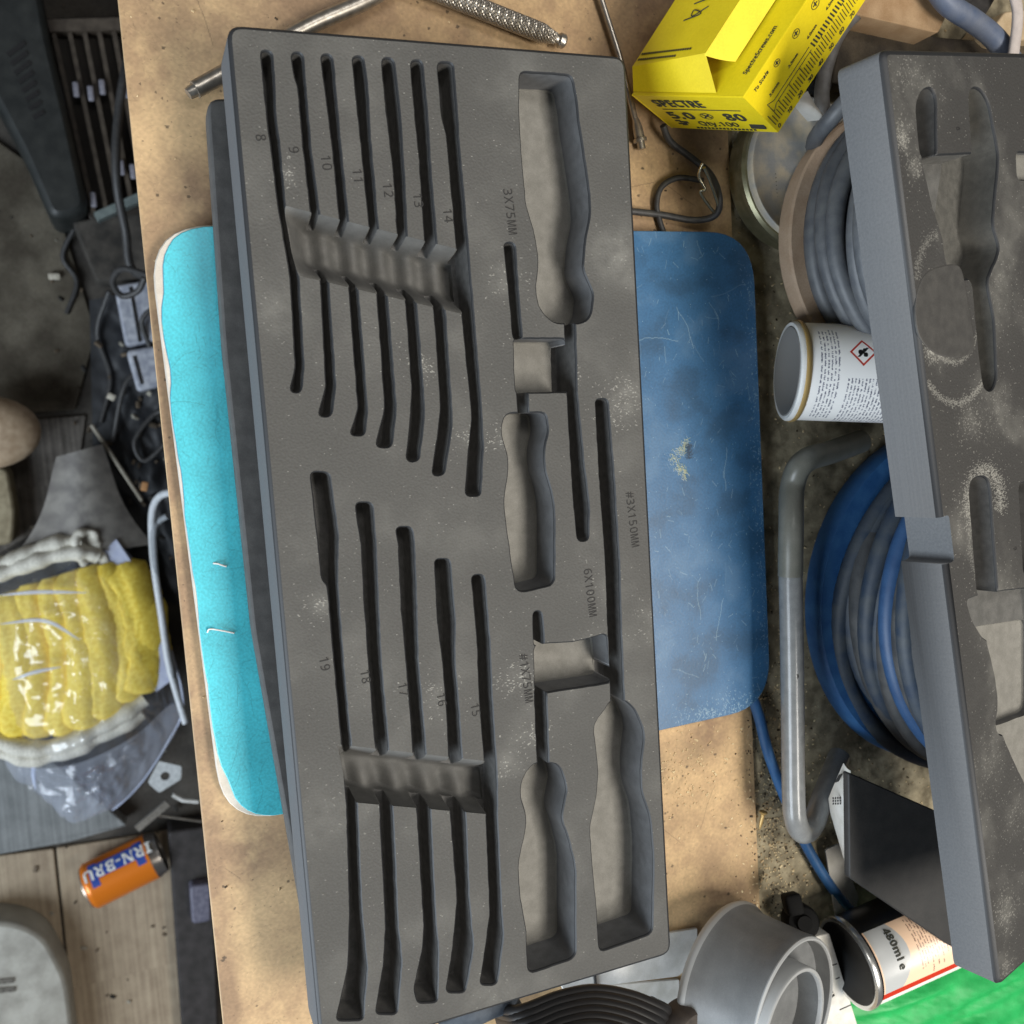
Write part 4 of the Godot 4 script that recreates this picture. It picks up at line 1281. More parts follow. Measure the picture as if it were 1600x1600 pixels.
# ------------------------------------------------------------------ aerosol cans
func can_texture(kind: int) -> Texture2D:
	var w := 768
	var h := 768
	var o := Image.create(w, h, false, Image.FORMAT_RGB8)
	var r := RandomNumberGenerator.new()
	r.seed = 40 + kind
	# u runs round the can (0.5 faces up the shelf), v along it from the foot
	if kind == 0:
		o.fill(Color(0.93, 0.92, 0.9))
		for row in 6:       # lines of small print round the can
			var v := 52 + row * 9
			text_row(o, r, v, 262 + r.randi_range(0, 12), 520, Color(0.25, 0.25, 0.32))
		for row in 52:
			var v := 124 + row * 9
			text_row(o, r, v, 395, 620, Color(0.25, 0.25, 0.32))
		for d in 3:
			diamond(o, Vector2(330, 160 + d * 74), 34)
	else:
		o.fill(Color(0.93, 0.79, 0.66))
		o.fill_rect(Rect2i(0, 0, w, 26), Color(0.06, 0.06, 0.06))
		for x in w:         # silver block with a curved end, black top with an orange sweep, red and white foot stripe
			for y in h:
				var u := float(x) / w
				if u < 0.43:
					var sw := 0.3 + (0.43 - u) * 1.6
					o.set_pixel(x, y, Color(0.06, 0.06, 0.065) if y < h * sw else Color(0.78, 0.22, 0.08))
				elif u < 0.66:
					if y < 100 + 45 * sin((u - 0.4) / 0.26 * PI) and y > 34:
						o.set_pixel(x, y, Color(0.7, 0.7, 0.69))
				elif u < 0.69:
					o.set_pixel(x, y, Color(0.75, 0.2, 0.12))
				else:
					o.set_pixel(x, y, Color(0.9, 0.89, 0.86))
		o.fill_rect(Rect2i(0, 0, w, 30), Color(0.05, 0.05, 0.05))
		for row in 46:
			var v := 175 + row * 10
			text_row(o, r, v, 340, 340 + r.randi_range(100, 160), Color(0.35, 0.2, 0.15))
	return ImageTexture.create_from_image(o)

func text_row(o: Image, r: RandomNumberGenerator, v: int, u0: int, u1: int, c: Color) -> void:
	var x := u0
	while x < u1:
		var n := r.randi_range(6, 26)
		for k in n:
			if r.randf() < 0.8:
				o.fill_rect(Rect2i(x + k, v + r.randi_range(0, 1), 1, r.randi_range(2, 4)), c.lerp(Color.WHITE, r.randf() * 0.3))
		x += n + r.randi_range(4, 7)

func diamond(o: Image, c: Vector2, s: int) -> void:
	for y in range(-s, s + 1):
		for x in range(-s, s + 1):
			var d: int = absi(x) + absi(y)
			if d <= s and d > s - 6:
				o.set_pixel(int(c.x) + x, int(c.y) + y, Color(0.72, 0.16, 0.1))
			elif d <= s - 6:
				var blob := Vector2(x, y + 6).length() < 7 or Vector2(x - 6, y - 6).length() < 6 or Vector2(x + 6, y - 4).length() < 5 or (absi(x + y) < 4 and absi(x) < 13)
				o.set_pixel(int(c.x) + x, int(c.y) + y, Color(0.08, 0.08, 0.08) if blob else Color(0.95, 0.94, 0.92))

func build_cans() -> void:
	var foot := V(180.5, 28.0, -66.7)
	var dir := Vector3(0.93, 0.36, 0.1)
	var eye := Vector3(-0.12869, 0.43293, -0.05501) - foot
	var bs := frame(dir, -eye)
	var t := thing("white_spray_can", "white spray can lying with its gold rimmed hollow base towards the blue board", "spray can", foot, "", bs)
	var st := S()
	lathe(st, [Vector2(0, 7), Vector2(10, 6), Vector2(17, 3.5), Vector2(20.5, 0.8), Vector2(22, 0.3), Vector2(22.8, 1.0)], 64)
	put(st, "hollow_base", M(L(0.26, 0.25, 0.235), 0.5, 0.2), t)
	st = S()
	lathe(st, [Vector2(22.6, 0.6), Vector2(24.2, 0.6), Vector2(25.0, 1.6), Vector2(25.0, 2.8)], 64)
	put(st, "white_lip", mats.white, t)
	st = S()
	lathe(st, [Vector2(24.6, 2.7), Vector2(25.4, 3.0), Vector2(25.7, 4.0), Vector2(25.2, 5.2), Vector2(24.0, 6.0)], 64)
	put(st, "gold_rim", mats.brass, t)
	st = S()
	lathe(st, [Vector2(24.0, 5.8), Vector2(24.4, 6.6), Vector2(24.4, 76), Vector2(22, 83), Vector2(12, 88), Vector2(12, 91), Vector2(0, 91)], 64, 40, true)
	var m := StandardMaterial3D.new()
	m.albedo_texture = can_texture(0)
	m.uv1_scale = Vector3(1, 1000.0 / 145.0, 1)
	m.roughness = 0.3
	m.metallic = 0.0
	put(st, "body", m, t)
	# second can
	foot = V(204.7, 30.0, 256.3)
	dir = V(271.2, 33.0, 248.1) - foot
	eye = Vector3(-0.12869, 0.43293, -0.05501) - foot
	bs = frame(dir, -eye)
	t = thing("black_peach_spray_can", "black and peach labelled spray can lying on the green bag, base to the left", "spray can", foot, "", bs)
	st = S()
	lathe(st, [Vector2(0, 6.5), Vector2(12, 5.5), Vector2(19, 3.0), Vector2(22, 0.6)], 64)
	put(st, "hollow_base", M(L(0.008, 0.008, 0.008), 0.5), t)
	st = S()
	lathe(st, [Vector2(21.8, 0.8), Vector2(23.2, 0.2), Vector2(24.6, 0.8), Vector2(25.0, 2.2), Vector2(24.6, 3.8), Vector2(23.4, 4.6)], 64)
	put(st, "steel_rim", M(L(0.68, 0.68, 0.66), 0.25, 0.9), t)
	st = S()
	lathe(st, [Vector2(23.2, 4.4), Vector2(23.9, 5.4), Vector2(23.9, 130), Vector2(21, 138), Vector2(0, 140)], 64, 40, true)
	m = StandardMaterial3D.new()
	m.albedo_texture = can_texture(1)
	m.uv1_scale = Vector3(1, 1000.0 / 135.0, 1)
	m.roughness = 0.3
	put(st, "body", m, t)
	var cyl := func(mesh: Mesh, s: float) -> ArrayMesh:      # lettering bent round the can
		var arr := mesh.surface_get_arrays(0)
		var vs: PackedVector3Array = arr[Mesh.ARRAY_VERTEX]
		for i in vs.size():
			vs[i] = Vector3(vs[i].x * 4.2 / 34.5, vs[i].y * 4.2 / 34.5, vs[i].z)
			var a := PI + s + vs[i].x / 0.0241
			var rr := 0.0241 + vs[i].z
			vs[i] = Vector3(cos(a) * rr, 0.0185 + vs[i].y, -sin(a) * rr)
		arr[Mesh.ARRAY_VERTEX] = vs
		arr[Mesh.ARRAY_NORMAL] = null
		arr[Mesh.ARRAY_TANGENT] = null
		var am := ArrayMesh.new()
		am.add_surface_from_arrays(Mesh.PRIMITIVE_TRIANGLES, arr)
		return am
	var tm := TextMesh.new()
	var f := SystemFont.new()
	f.font_names = PackedStringArray(["Droid Sans"])
	f.font_weight = 700
	tm.font = f
	tm.text = "480ml e"
	tm.font_size = 48
	tm.pixel_size = MM
	tm.depth = 0.3 * MM
	hang(cyl.call(tm, 0.12), "volume_print", mats.print, t)

# ------------------------------------------------------------------ tube handle
func build_tube_handle() -> void:
	var t := thing("grey_tube_handle", "bent grey metal tube handle standing between the blue board and the hose reel", "handle")
	var path := curve([V(244.1, 8.0, -26.5), V(216.8, 17.0, -23.0), V(191.2, 26.0, -19.8), V(185.8, 23.0, -7.5), V(178.8, 30.0, 11.3), V(177.2, 30.0, 37.6)], 8)
	var st := S()
	tube(st, path, 6.3, 20)
	put(st, "upper_sleeve", MN(L(0.15, 0.15, 0.125), L(0.2, 0.195, 0.165), 60, 0.35), t)
	st = S()
	tube(st, curve([V(177.3, 30.0, 36.3), V(176.6, 30.0, 71.1), V(175.2, 30.0, 122.1), V(174.3, 30.0, 153.1), V(174.9, 30.0, 167.3), V(181.4, 27.0, 177.0), V(191.3, 23.0, 176.5), V(202.0, 20.0, 162.5), V(223.0, 8.0, 148.8)], 8), 6.0, 20)
	put(st, "tube", MN(L(0.19, 0.195, 0.195), L(0.25, 0.255, 0.25), 60, 0.24, 0.03, 1.6, 18), t)
	st = S()
	var hole := V(178.2, 30.0, 89.0)
	var n := (Vector3(-0.12869, 0.43293, -0.05501) - hole).normalized()
	n = (n - Vector3(0, 0, 1) * n.z + Vector3(0.25, 0, 0)).normalized()
	lathe(st, [Vector2(0, 5.6), Vector2(1.5, 5.6), Vector2(1.5, 6.05), Vector2(0, 6.05)], 16)
	put(st, "drilled_hole", mats.black, t, Transform3D(frame(n, Vector3(0, 0, 1)), V(176.6, 30.0, 88.8)))

# ------------------------------------------------------------------ black box with labels
func build_black_box() -> void:
	var t := thing("black_sheet", "matt black flat panel below the hose reel, lying over the spray can", "sheet")
	slab("shell", [V(186.8, 58.0, 134.8), V(250.3, 58.0, 171.4), V(286.0, 58.0, 195.6), V(289.5, 58.0, 270.4), V(248.6, 58.0, 242.7), V(185.6, 58.0, 189.9)], 54, 58, MN(L(0.018, 0.018, 0.018), L(0.026, 0.025, 0.024), 60, 0.6), t, 0.6, 1.2)
	var lab := thing("paper_label_strip", "white printed paper strip curling off the black panel's left side", "label")
	var st := S()
	var c := [V(195.9, 46.0, 136.9), V(194.3, 51.0, 140.3), V(199.9, 44.0, 199.7), V(202.7, 20.0, 167.1)]
	sheet(st, 8, 12, func(u: float, v: float) -> Vector3:
		var l := V(195.5, 44.0, 136.1).lerp(V(198.7, 26.0, 164.0), minf(v * 2.2, 1.0)).lerp(V(199.9, 40.0, 200.0), maxf(v * 1.7 - 0.7, 0.0))
		var r := V(194.0, 51.0, 137.6).lerp(V(195.2, 48.0, 196.7), v)
		return l.lerp(r, u) + Vector3(-0.0012, 0.0012, 0) * sin(u * PI))
	put(st, "strip", mats.paper, lab)
	st = S()
	var q := V(196.4, 36.0, 162.0)
	for i in 4:
		for j in 3:
			bar(st, V(190.8, 41.0, 154.7) + V(i * 1.1, i * 0.5, j * 1.5), V(190.8, 41.0, 154.7) + V(i * 1.1, i * 0.5, j * 1.5 + 1.0), 0.7, 0.3)
	bar(st, V(191.2, 47.0, 140.4), V(191.9, 43.0, 146.0), 2.4, 0.3)
	bar(st, V(196.5, 43.0, 178.2), V(197.1, 43.0, 184.7), 1.6, 0.3)
	put(st, "print_marks", mats.ink, lab)
	var l2 := slab("paper_tag", [V(214.4, 4.0, 204.3), V(223.9, 4.0, 202.7), V(236.9, 4.0, 238.4), V(233.8, 4.0, 248.6), V(220.0, 4.0, 245.7)], 3, 4, mats.paper, self, 0.3, 0.6)
	tag(l2, "blank white paper tag on the bench below the label strip, left of the black panel", "label")

# ------------------------------------------------------------------ eccentric pipe reducer
func build_reducer() -> void:
	var tilt := deg_to_rad(22.0)
	var ax := Vector3(sin(tilt), cos(tilt), 0.05)
	var t := thing("grey_pipe_reducer", "grey plastic pipe reducer leaning on end with a small offset bore", "pipe fitting", V(147.6, 55.0, 251.9) - ax.normalized() * 40 * MM, "", frame(ax, Vector3.RIGHT) * Basis.from_scale(Vector3.ONE * 1.08))
	var st := S()
	lathe(st, [Vector2(0, 0.5), Vector2(35, 0.5), Vector2(37.2, 1.2), Vector2(37.6, 3), Vector2(37.2, 5.5), Vector2(35.6, 7.5), Vector2(35.2, 34), Vector2(35.6, 38), Vector2(35.2, 40), Vector2(34.0, 40.4), Vector2(33.2, 40.0), Vector2(32.4, 33.0), Vector2(0, 32.6)], 96)
	put(st, "socket_body", mats.pipe_grey, t)
	st = S()
	lathe(st, [Vector2(35.25, 39.2), Vector2(35.3, 40.2), Vector2(34.6, 40.9), Vector2(33.8, 40.8), Vector2(33.3, 40.0)], 96)
	put(st, "socket_lip", mats.pale_rim, t)
	st = S()
	lathe(st, [Vector2(37.3, 0.9), Vector2(38.0, 2.2), Vector2(38.0, 3.6), Vector2(37.2, 5.2)], 96)
	put(st, "foot_flange", mats.pale_rim, t)
	st = S()
	lathe(st, [Vector2(24.0, 33), Vector2(24.0, 44.6), Vector2(24.4, 45.4), Vector2(25.8, 45.4), Vector2(26.4, 44.6), Vector2(26.4, 32.5)], 72)
	put(st, "small_spigot", mats.pale_rim, t, Transform3D(Basis(), V(-8.5, 0, -1.0)))
	st = S()
	lathe(st, [Vector2(23.9, 43.5), Vector2(23.8, 33.2), Vector2(0, 33.0)], 48)
	put(st, "bore_wall", mats.pipe_grey, t, Transform3D(Basis(), V(-8.5, 0, -1.0)))

# ------------------------------------------------------------------ along the bottom edge
func build_bottom_things() -> void:
	var st := S()
	# white carton behind the reducer
	var t := thing("white_carton", "small white printed carton lying right of the pipe reducer", "carton")
	slab("shell", [V(187.8, 22.0, 241.0), V(200.7, 22.0, 241.6), V(222.9, 22.0, 317.4), V(195.2, 22.0, 316.2)], 0.5, 22, mats.paper, t, 0.5, 1.0)
	st = S()
	var a := V(190.9, 22.1, 245.6)
	var b := V(201.8, 22.1, 280.1)
	for k in 16:
		var u := a.lerp(b, k / 16.0)
		bar(st, u, u + (b - a) * 0.04, rng.randf_range(1.6, 3.2), 0.15)
	for q in [[V(199.9, 22.1, 260.7), V(205.2, 22.1, 260.7)], [V(203.9, 22.1, 269.4), V(206.6, 22.1, 269.1)], [V(205.9, 22.1, 288.2), V(213.9, 22.1, 287.6)]]:
		bar(st, q[0], q[1], 0.7, 0.15)
	put(st, "printing", mats.ink, t)
	# papers under the tray's lower edge
	var p1 := slab("paper_sheet", [V(42.5, 2.0, 220.1), V(129.4, 2.0, 229.5), V(128.4, 2.0, 247.7), V(116.0, 2.0, 253.7), V(48.3, 2.0, 241.9)], 0.6, 2, mats.white, self, 0.4, 1)
	tag(p1, "white paper sheet under the tray's lower right corner, above the fold", "paper")
	var p2 := slab("paper_sheet", [V(66.7, 1.4, 245.2), V(117.1, 1.4, 255.8), V(114.1, 1.4, 295.7), V(64.1, 1.4, 286.9)], 0.4, 1.4, mats.paper, self, 0.4, 1)
	tag(p2, "cream paper sheet lying lowest, beside the pipe reducer and the ribbed black rubber", "paper")
	st = S()
	tube(st, [V(66.1, 3.0, 236.7), V(66.3, 3.0, 245.5)], 0.8, 8)
	tag(put(st, "short_wire", mats.ink), "short dark wire stub across the white paper", "wire")
	# ribbed black rubber
	var g := thing("ribbed_rubber_pad", "black rubber pad with stacked rounded ribs at the bottom edge below the tray", "rubber pad")
	for k in 7:
		var u := k / 6.0
		var l := V(10.4, 40.0, 219.2).lerp(V(10.0, 58.0, 226.6), u)
		var r := V(86.3, 40.0, 241.5).lerp(V(65.3, 58.0, 244.3), u)
		var top := V(49.1, 40.0, 220.5).lerp(V(38.1, 58.0, 226.9), u)
		st = S()
		tube(st, curve([l + V(-4, -22, 10), l, l.lerp(top, 0.5) + V(0, 2, -3), top, r.lerp(top, 0.5) + V(0, 2, -3), r, r + V(4, -22, 10)], 8), 3.0, 10)
		put(st, "rib", mats.pad_black, g)
	st = S()
	sheet(st, 16, 10, func(u: float, v: float) -> Vector3:
		var e := V(11.7, 36.0, 223.5).lerp(V(88.4, 36.0, 246.2), u)
		return e + V(0, v * 22 + sin(u * PI) * 2 - 4, v * 40 - sin(u * PI) * 10))
	put(st, "body", mats.pad_black, g)
	st = S()
	lathe(st, [Vector2(0, 0), Vector2(11, 0), Vector2(12, 1.5), Vector2(12, 12), Vector2(10.5, 14), Vector2(0, 14.5)], 32)
	tag(put(st, "brown_knob", MN(L(0.03, 0.022, 0.018), L(0.06, 0.048, 0.038), 30, 0.6), self, Transform3D(frame(Vector3(0.25, 1, 0.1), Vector3.RIGHT), V(95.9, 30.0, 255.1))), "round dark brown knob at the right end of the ribbed rubber pad", "knob")
	st = S()
	tube(st, curve([V(-24.6, 30.0, 223.9), V(-8.5, 34.0, 219.5), V(8.7, 30.0, 221.4), V(18.0, 20.0, 239.9)], 6), 5, 8, false, true, Vector2(1.0, 0.3))
	tag(put(st, "dark_blue_strap", MN(L(0.03, 0.04, 0.055), L(0.06, 0.075, 0.095), 40, 0.7)), "dark blue webbing strap left of the ribbed rubber pad", "strap")
	# black dropper cap
	var d := thing("black_rubber_cap", "small black rubber cap with a narrow tip on the dusty bench beside the reducer", "cap")
	st = S()
	lathe(st, [Vector2(0, 0), Vector2(9, 0), Vector2(9.5, 1), Vector2(9.2, 11), Vector2(8, 13), Vector2(4.5, 14), Vector2(4.0, 16), Vector2(0, 16)], 32)
	put(st, "collar", mats.cap_black, d, Transform3D(frame(Vector3(-0.35, 0.9, -0.35), Vector3.RIGHT), V(190.3, 8.0, 237.5)))
	st = S()
	rbox(st, Vector3(4.5, 6, 5.5), 2.0)
	put(st, "tip", mats.cap_black, d, Transform3D(frame(Vector3(-0.35, 0.9, -0.35), Vector3.RIGHT), V(176.9, 22.0, 218.3)))
	# brass screw
	var s := thing("brass_screw", "small brass screw lying beside the hardboard's right edge", "screw")
	var a0 := V(175.5, 1.0, 174.1)
	var a1 := V(172.8, 0.0, 185.7)
	st = S()
	lathe(st, [Vector2(0, 0), Vector2(2.2, 0), Vector2(2.4, 0.6), Vector2(1.1, 1.8), Vector2(1.0, 8), Vector2(0.2, 10.5), Vector2(0, 10.6)], 14)
	put(st, "shank", mats.brass, s, Transform3D(frame(a1 - a0, Vector3.UP), a0))
	# green bag
	var gm := MN(L(0.012, 0.31, 0.07), L(0.02, 0.41, 0.1), 90, 0.5)
	var n := FastNoiseLite.new()
	n.seed = 5
	n.frequency = 0.018
	var gc := [V(217.5, 2.0, 284.5), V(426.1, 2.0, 304.3), V(425.4, 2.0, 431.7), V(210.0, 2.0, 358.1)]
	st = S()
	sheet(st, 70, 50, func(u: float, v: float) -> Vector3:
		var b0 := bilerp(gc, u, v)
		var edge := minf(minf(u, 1 - u), minf(v, 1 - v)) * 6.0
		var y := 3.0 + minf(edge, 1.0) * (7.0 + 11.0 * absf(n.get_noise_2d(u * 40 + v * 50, v * 130 + u * 60)) + 3.0 * absf(n.get_noise_2d(u * 120, v * 220 + u * 90)))
		return b0 + V(0, y, 0))
	tag(put(st, "green_plastic_bag", gm), "creased bright green plastic bag under the spray can in the lower right corner", "bag")

# ------------------------------------------------------------------ clutter in the upper right corner
func build_far_corner() -> void:
	var st := S()
	tag(slab("cardboard_box", [V(227.2, 30.0, -267.5), V(307.6, 30.0, -275.7), V(282.9, 30.0, -237.5), V(228.3, 30.0, -242.5)], 0.5, 30, mats.card, self, 0.6, 1.0), "brown cardboard box at the top edge beyond the dusty tray", "box")
	tag(slab("dark_wooden_block", [V(235.3, 14.0, -247.5), V(240.4, 14.0, -249.1), V(301.0, 14.0, -242.8), V(372.4, 14.0, -244.0), V(372.1, 14.0, -219.3), V(226.6, 14.0, -214.2)], 0.5, 14, MN(L(0.03, 0.022, 0.014), L(0.085, 0.065, 0.04), 120, 0.8), self, 0.8, 1.0), "dark dusty wooden block in the shade between cardboard box and dusty tray", "block")
	tag(slab("wooden_offcut", [V(324.9, 24.0, -242.9), V(336.8, 24.0, -255.3), V(370.5, 24.0, -260.8), V(370.3, 24.0, -243.7), V(331.8, 24.0, -238.8)], 0.5, 24, MN(L(0.42, 0.31, 0.18), L(0.55, 0.43, 0.28), 90, 0.75), self, 0.8, 1.0), "pale wooden offcut near the upper right corner", "offcut")
	tag(slab("black_cloth_scrap", [V(298.7, 34.0, -266.6), V(330.3, 34.0, -269.7), V(311.7, 34.0, -246.0), V(296.1, 34.0, -247.3)], 26, 34, mats.rubber, self, 2.0, 3.0), "black scrap between cardboard box and pale wooden offcut", "scrap")
	st = S()
	lathe(st, [Vector2(0, 0), Vector2(16, 0), Vector2(18, 2), Vector2(18, 34), Vector2(15, 40), Vector2(0, 42)], 36)
	tag(put(st, "blue_bottle_cap", MN(L(0.012, 0.05, 0.2), L(0.02, 0.08, 0.28), 50, 0.4), self, Transform3D(Basis(), V(185, 0.5, -258))), "dark blue plastic cap at the top edge beyond the yellow box", "cap")
	st = S()
	tube(st, curve([V(266.7, 40.0, -261.0), V(279.0, 40.0, -248.2), V(298.3, 38.0, -242.0), V(316.5, 36.0, -234.5), V(334.2, 34.0, -220.7)], 6), 5.6, 14)
	tag(put(st, "grey_blue_pipe", MN(L(0.09, 0.12, 0.19), L(0.16, 0.18, 0.23), 60, 0.5)), "grey blue flexible pipe curving behind the dusty tray's top edge", "pipe")
	st = S()
	tube(st, curve([V(315.5, 46.0, -260.0), V(320.7, 46.0, -244.6), V(319.5, 44.0, -222.8)], 6), 3.6, 10, false, true, Vector2(1, 0.5))
	tag(put(st, "pale_strap", MN(L(0.45, 0.4, 0.38), L(0.56, 0.5, 0.47), 40, 0.8)), "pale pinkish strap hanging at the upper right corner", "strap")
	st = S()
	tube(st, curve([V(267.7, 26.0, -260.7), V(238.1, 26.0, -248.0), V(223.1, 25.0, -235.4), V(215.3, 24.0, -219.6), V(211.5, 24.0, -203.8), V(215.0, 22.0, -188.9)], 7), 3.8, 12)
	tag(put(st, "grey_lead", MN(L(0.1, 0.09, 0.08), L(0.19, 0.18, 0.17), 50, 0.6)), "dusty grey lead curving down from the cardboard box, left of the dusty tray", "cable")
	st = S()
	tube(st, curve([V(215.9, 58.0, -204.9), V(205.5, 52.0, -194.6), V(200.6, 44.0, -186.7), V(202.6, 30.0, -181.7), V(213.8, 14.0, -179.6), V(223.3, 6.0, -173.5)], 7), 4.2, 12)
	tag(put(st, "grey_lead", mats.cable_grey), "short grey lead crossing from the dusty tray's corner to the round tin", "cable")
	# black curled clip
	st = S()
	tube(st, curve([V(211.6, 20.0, -224.5), V(208.1, 20.0, -217.4), V(213.5, 18.0, -211.5), V(221.6, 14.0, -210.7)], 6), 6.0, 12, false, true, Vector2(1, 0.55))
	tag(put(st, "black_plastic_clip", M(L(0.012, 0.012, 0.012), 0.25)), "glossy black plastic clip right of the yellow box", "clip")
	# pale plastic cap lying on the tin
	st = S()
	sheet(st, 12, 10, func(u: float, v: float) -> Vector3:
		return bilerp([V(184.6, 34.0, -196.1), V(194.8, 34.0, -202.1), V(209.1, 30.0, -186.9), V(195.8, 32.0, -188.2)], u, v) + V(0, 6 * sin(u * PI) * sin(v * PI * 0.6), 0))
	tag(put(st, "pale_plastic_flap", MN(L(0.4, 0.39, 0.35), L(0.52, 0.5, 0.46), 40, 0.55)), "pale plastic flap beside the round tin's lid under the yellow box", "flap")

# ------------------------------------------------------------------ things on the floor at the left
func build_floor_things() -> void:
	var st := S()
	# slatted crate
	var c := thing("slatted_crate", "dark brown slatted crate on the floor beside the bench in the upper left", "crate")
	slab("base", [V(-179.1, -890.0, -564.1), V(-65.5, -890.0, -578.0), V(-78.0, -890.0, -334.1), V(-153.6, -890.0, -325.4)], -948, -890, MN(L(0.018, 0.013, 0.01), L(0.035, 0.027, 0.02), 200, 0.6), c, 2, 3)
	var sm := MN(L(0.05, 0.038, 0.028), L(0.1, 0.08, 0.06), 100, 0.5)
	var ends := [[V(-170.3, -872.0, -541.7), V(-147.8, -872.0, -333.3)], [V(-153.1, -872.0, -546.0), V(-133.1, -872.0, -335.0)], [V(-136.6, -872.0, -548.0), V(-118.0, -872.0, -339.8)], [V(-120.0, -872.0, -550.1), V(-102.9, -872.0, -343.2)], [V(-103.3, -872.0, -552.2), V(-87.5, -872.0, -348.1)], [V(-87.9, -872.0, -553.4), V(-73.5, -872.0, -353.0)]]
	for e in ends:
		st = S()
		bar(st, e[0], e[1], 5, 16)
		put(st, "slat", sm, c)
	st = S()
	bar(st, V(-175.0, -868.0, -547.2), V(-67.6, -868.0, -558.7), 14, 22)
	put(st, "top_rail", sm, c)
	st = S()
	bar(st, V(-145.5, -868.0, -326.3), V(-80.0, -868.0, -356.6), 10, 20)
	put(st, "end_rail", MN(L(0.12, 0.15, 0.15), L(0.2, 0.24, 0.23), 100, 0.5), c)
	for q in [V(-152.4, -866.0, -474.6), V(-136.4, -866.0, -471.0), V(-122.7, -866.0, -479.2), V(-94.0, -866.0, -476.4), V(-110.5, -866.0, -384.6), V(-97.7, -866.0, -380.4), V(-146.3, -866.0, -345.7)]:
		st = S()
		rbox(st, Vector3(3.5, 2.5, 9), 2.0)
		put(st, "pale_clip", MN(L(0.2, 0.2, 0.24), L(0.32, 0.31, 0.35), 30, 0.3), c, Transform3D(Basis(), q))
	# vented casing
	var v := thing("vented_casing", "dark grey plastic casing with a row of vent slots at the upper left edge", "casing")
	slab("shell", [V(-258.9, -850.0, -589.2), V(-179.2, -850.0, -597.0), V(-174.5, -850.0, -526.0), V(-161.5, -850.0, -424.9), V(-151.7, -850.0, -328.5), V(-194.9, -850.0, -316.8), V(-220.2, -850.0, -400.6), V(-266.6, -850.0, -519.1)], -945, -850, MN(L(0.013, 0.016, 0.016), L(0.03, 0.033, 0.031), 150, 0.5), v, 8, 8)
	for k in 8:
		st = S()
		var a := V(-221.1, -848.5, -503.5).lerp(V(-201.6, -848.5, -434.3), k / 7.0)
		var b := V(-202.1, -848.5, -519.1).lerp(V(-189.9, -848.5, -442.1), k / 7.0)
		bar(st, a, b, 5, 3)
		put(st, "vent_slot", mats.black, v)
	# black lead hanging in front of the crate
	st = S()
	tube(st, curve([V(-85.8, -800.0, -514.1), V(-97.4, -760.0, -464.1), V(-108.2, -760.0, -422.0), V(-116.5, -760.0, -373.0), V(-118.6, -770.0, -333.2), V(-114.5, -790.0, -294.5), V(-111.7, -800.0, -252.2), V(-81.9, -800.0, -237.1)], 6), 5.0, 10)
	tag(put(st, "black_lead", mats.cable_black), "black lead drooping in front of the slatted crate", "cable")
	st = S()
	tube(st, curve([V(-77.8, -700.0, -222.2), V(-100.8, -720.0, -233.8), V(-123.2, -740.0, -242.7), V(-134.0, -760.0, -231.8), V(-126.1, -770.0, -217.3), V(-108.6, -760.0, -220.7), V(-99.8, -750.0, -234.1)], 6), 3.6, 10)
	tag(put(st, "black_lead", mats.cable_black), "thin black lead curled above the white casing beside the bench", "cable")
	# dark open box behind
	tag(slab("dark_carton", [V(-174.0, -890.0, -325.2), V(-30.2, -890.0, -348.3), V(-39.0, -890.0, -256.4), V(-153.8, -890.0, -251.3)], -948, -890, MN(L(0.022, 0.02, 0.017), L(0.075, 0.066, 0.055), 160, 0.8), self, 3, 4), "dark dusty carton on the floor between crate and white casing", "carton")
	# white casing
	var w := thing("white_casing", "dirty white plastic casing with black seams, half under the bench", "casing")
	for q in [[V(-133.5, -880.0, -244.8), V(-69.1, -880.0, -255.1), V(-76.7, -880.0, -176.6), V(-127.5, -880.0, -170.3)], [V(-127.4, -880.0, -164.0), V(-77.2, -880.0, -171.0), V(-82.2, -880.0, -120.1), V(-119.0, -880.0, -112.3)]]:
		slab("panel", q, -940, -880, MN(L(0.28, 0.3, 0.36), L(0.48, 0.5, 0.55), 120, 0.5, 0.03, 2.0), w, 3, 4)
	for q in [[V(-114.3, -879.0, -242.8), V(-109.8, -879.0, -174.4)], [V(-118.3, -879.0, -157.1), V(-112.7, -879.0, -121.6)], [V(-90.1, -879.0, -244.1), V(-89.0, -879.0, -176.9)]]:
		st = S()
		bar(st, q[0], q[1], 4, 1.5)
		put(st, "seam", mats.black, w)
	# black sacking under the bench
	var n := FastNoiseLite.new()
	n.seed = 9
	n.frequency = 0.02
	var gc := [V(-164.6, -930.0, -233.1), V(-12.4, -930.0, -255.5), V(-54.4, -930.0, 192.9), V(-193.1, -930.0, 122.2)]
	st = S()
	sheet(st, 40, 60, func(u: float, vv: float) -> Vector3:
		return bilerp(gc, u, vv) + V(0, 6 + 26 * sin(clampf(u, 0, 1) * PI) * absf(n.get_noise_2d(u * 70, vv * 160)) + 12 * u, 0))
	tag(put(st, "black_sack", MN(L(0.006, 0.007, 0.009), L(0.018, 0.02, 0.024), 120, 0.6)), "black plastic sack spread on the floor under the bench edge", "sack")
	# stick, chips
	st = S()
	tube(st, [V(-177.0, -890.0, -74.1), V(-127.2, -890.0, 26.3)], 2.6, 8)
	tag(put(st, "thin_stick", MN(L(0.2, 0.18, 0.14), L(0.3, 0.27, 0.22), 60, 0.7)), "thin grey stick lying across the black sack", "stick")
	var chip := 0
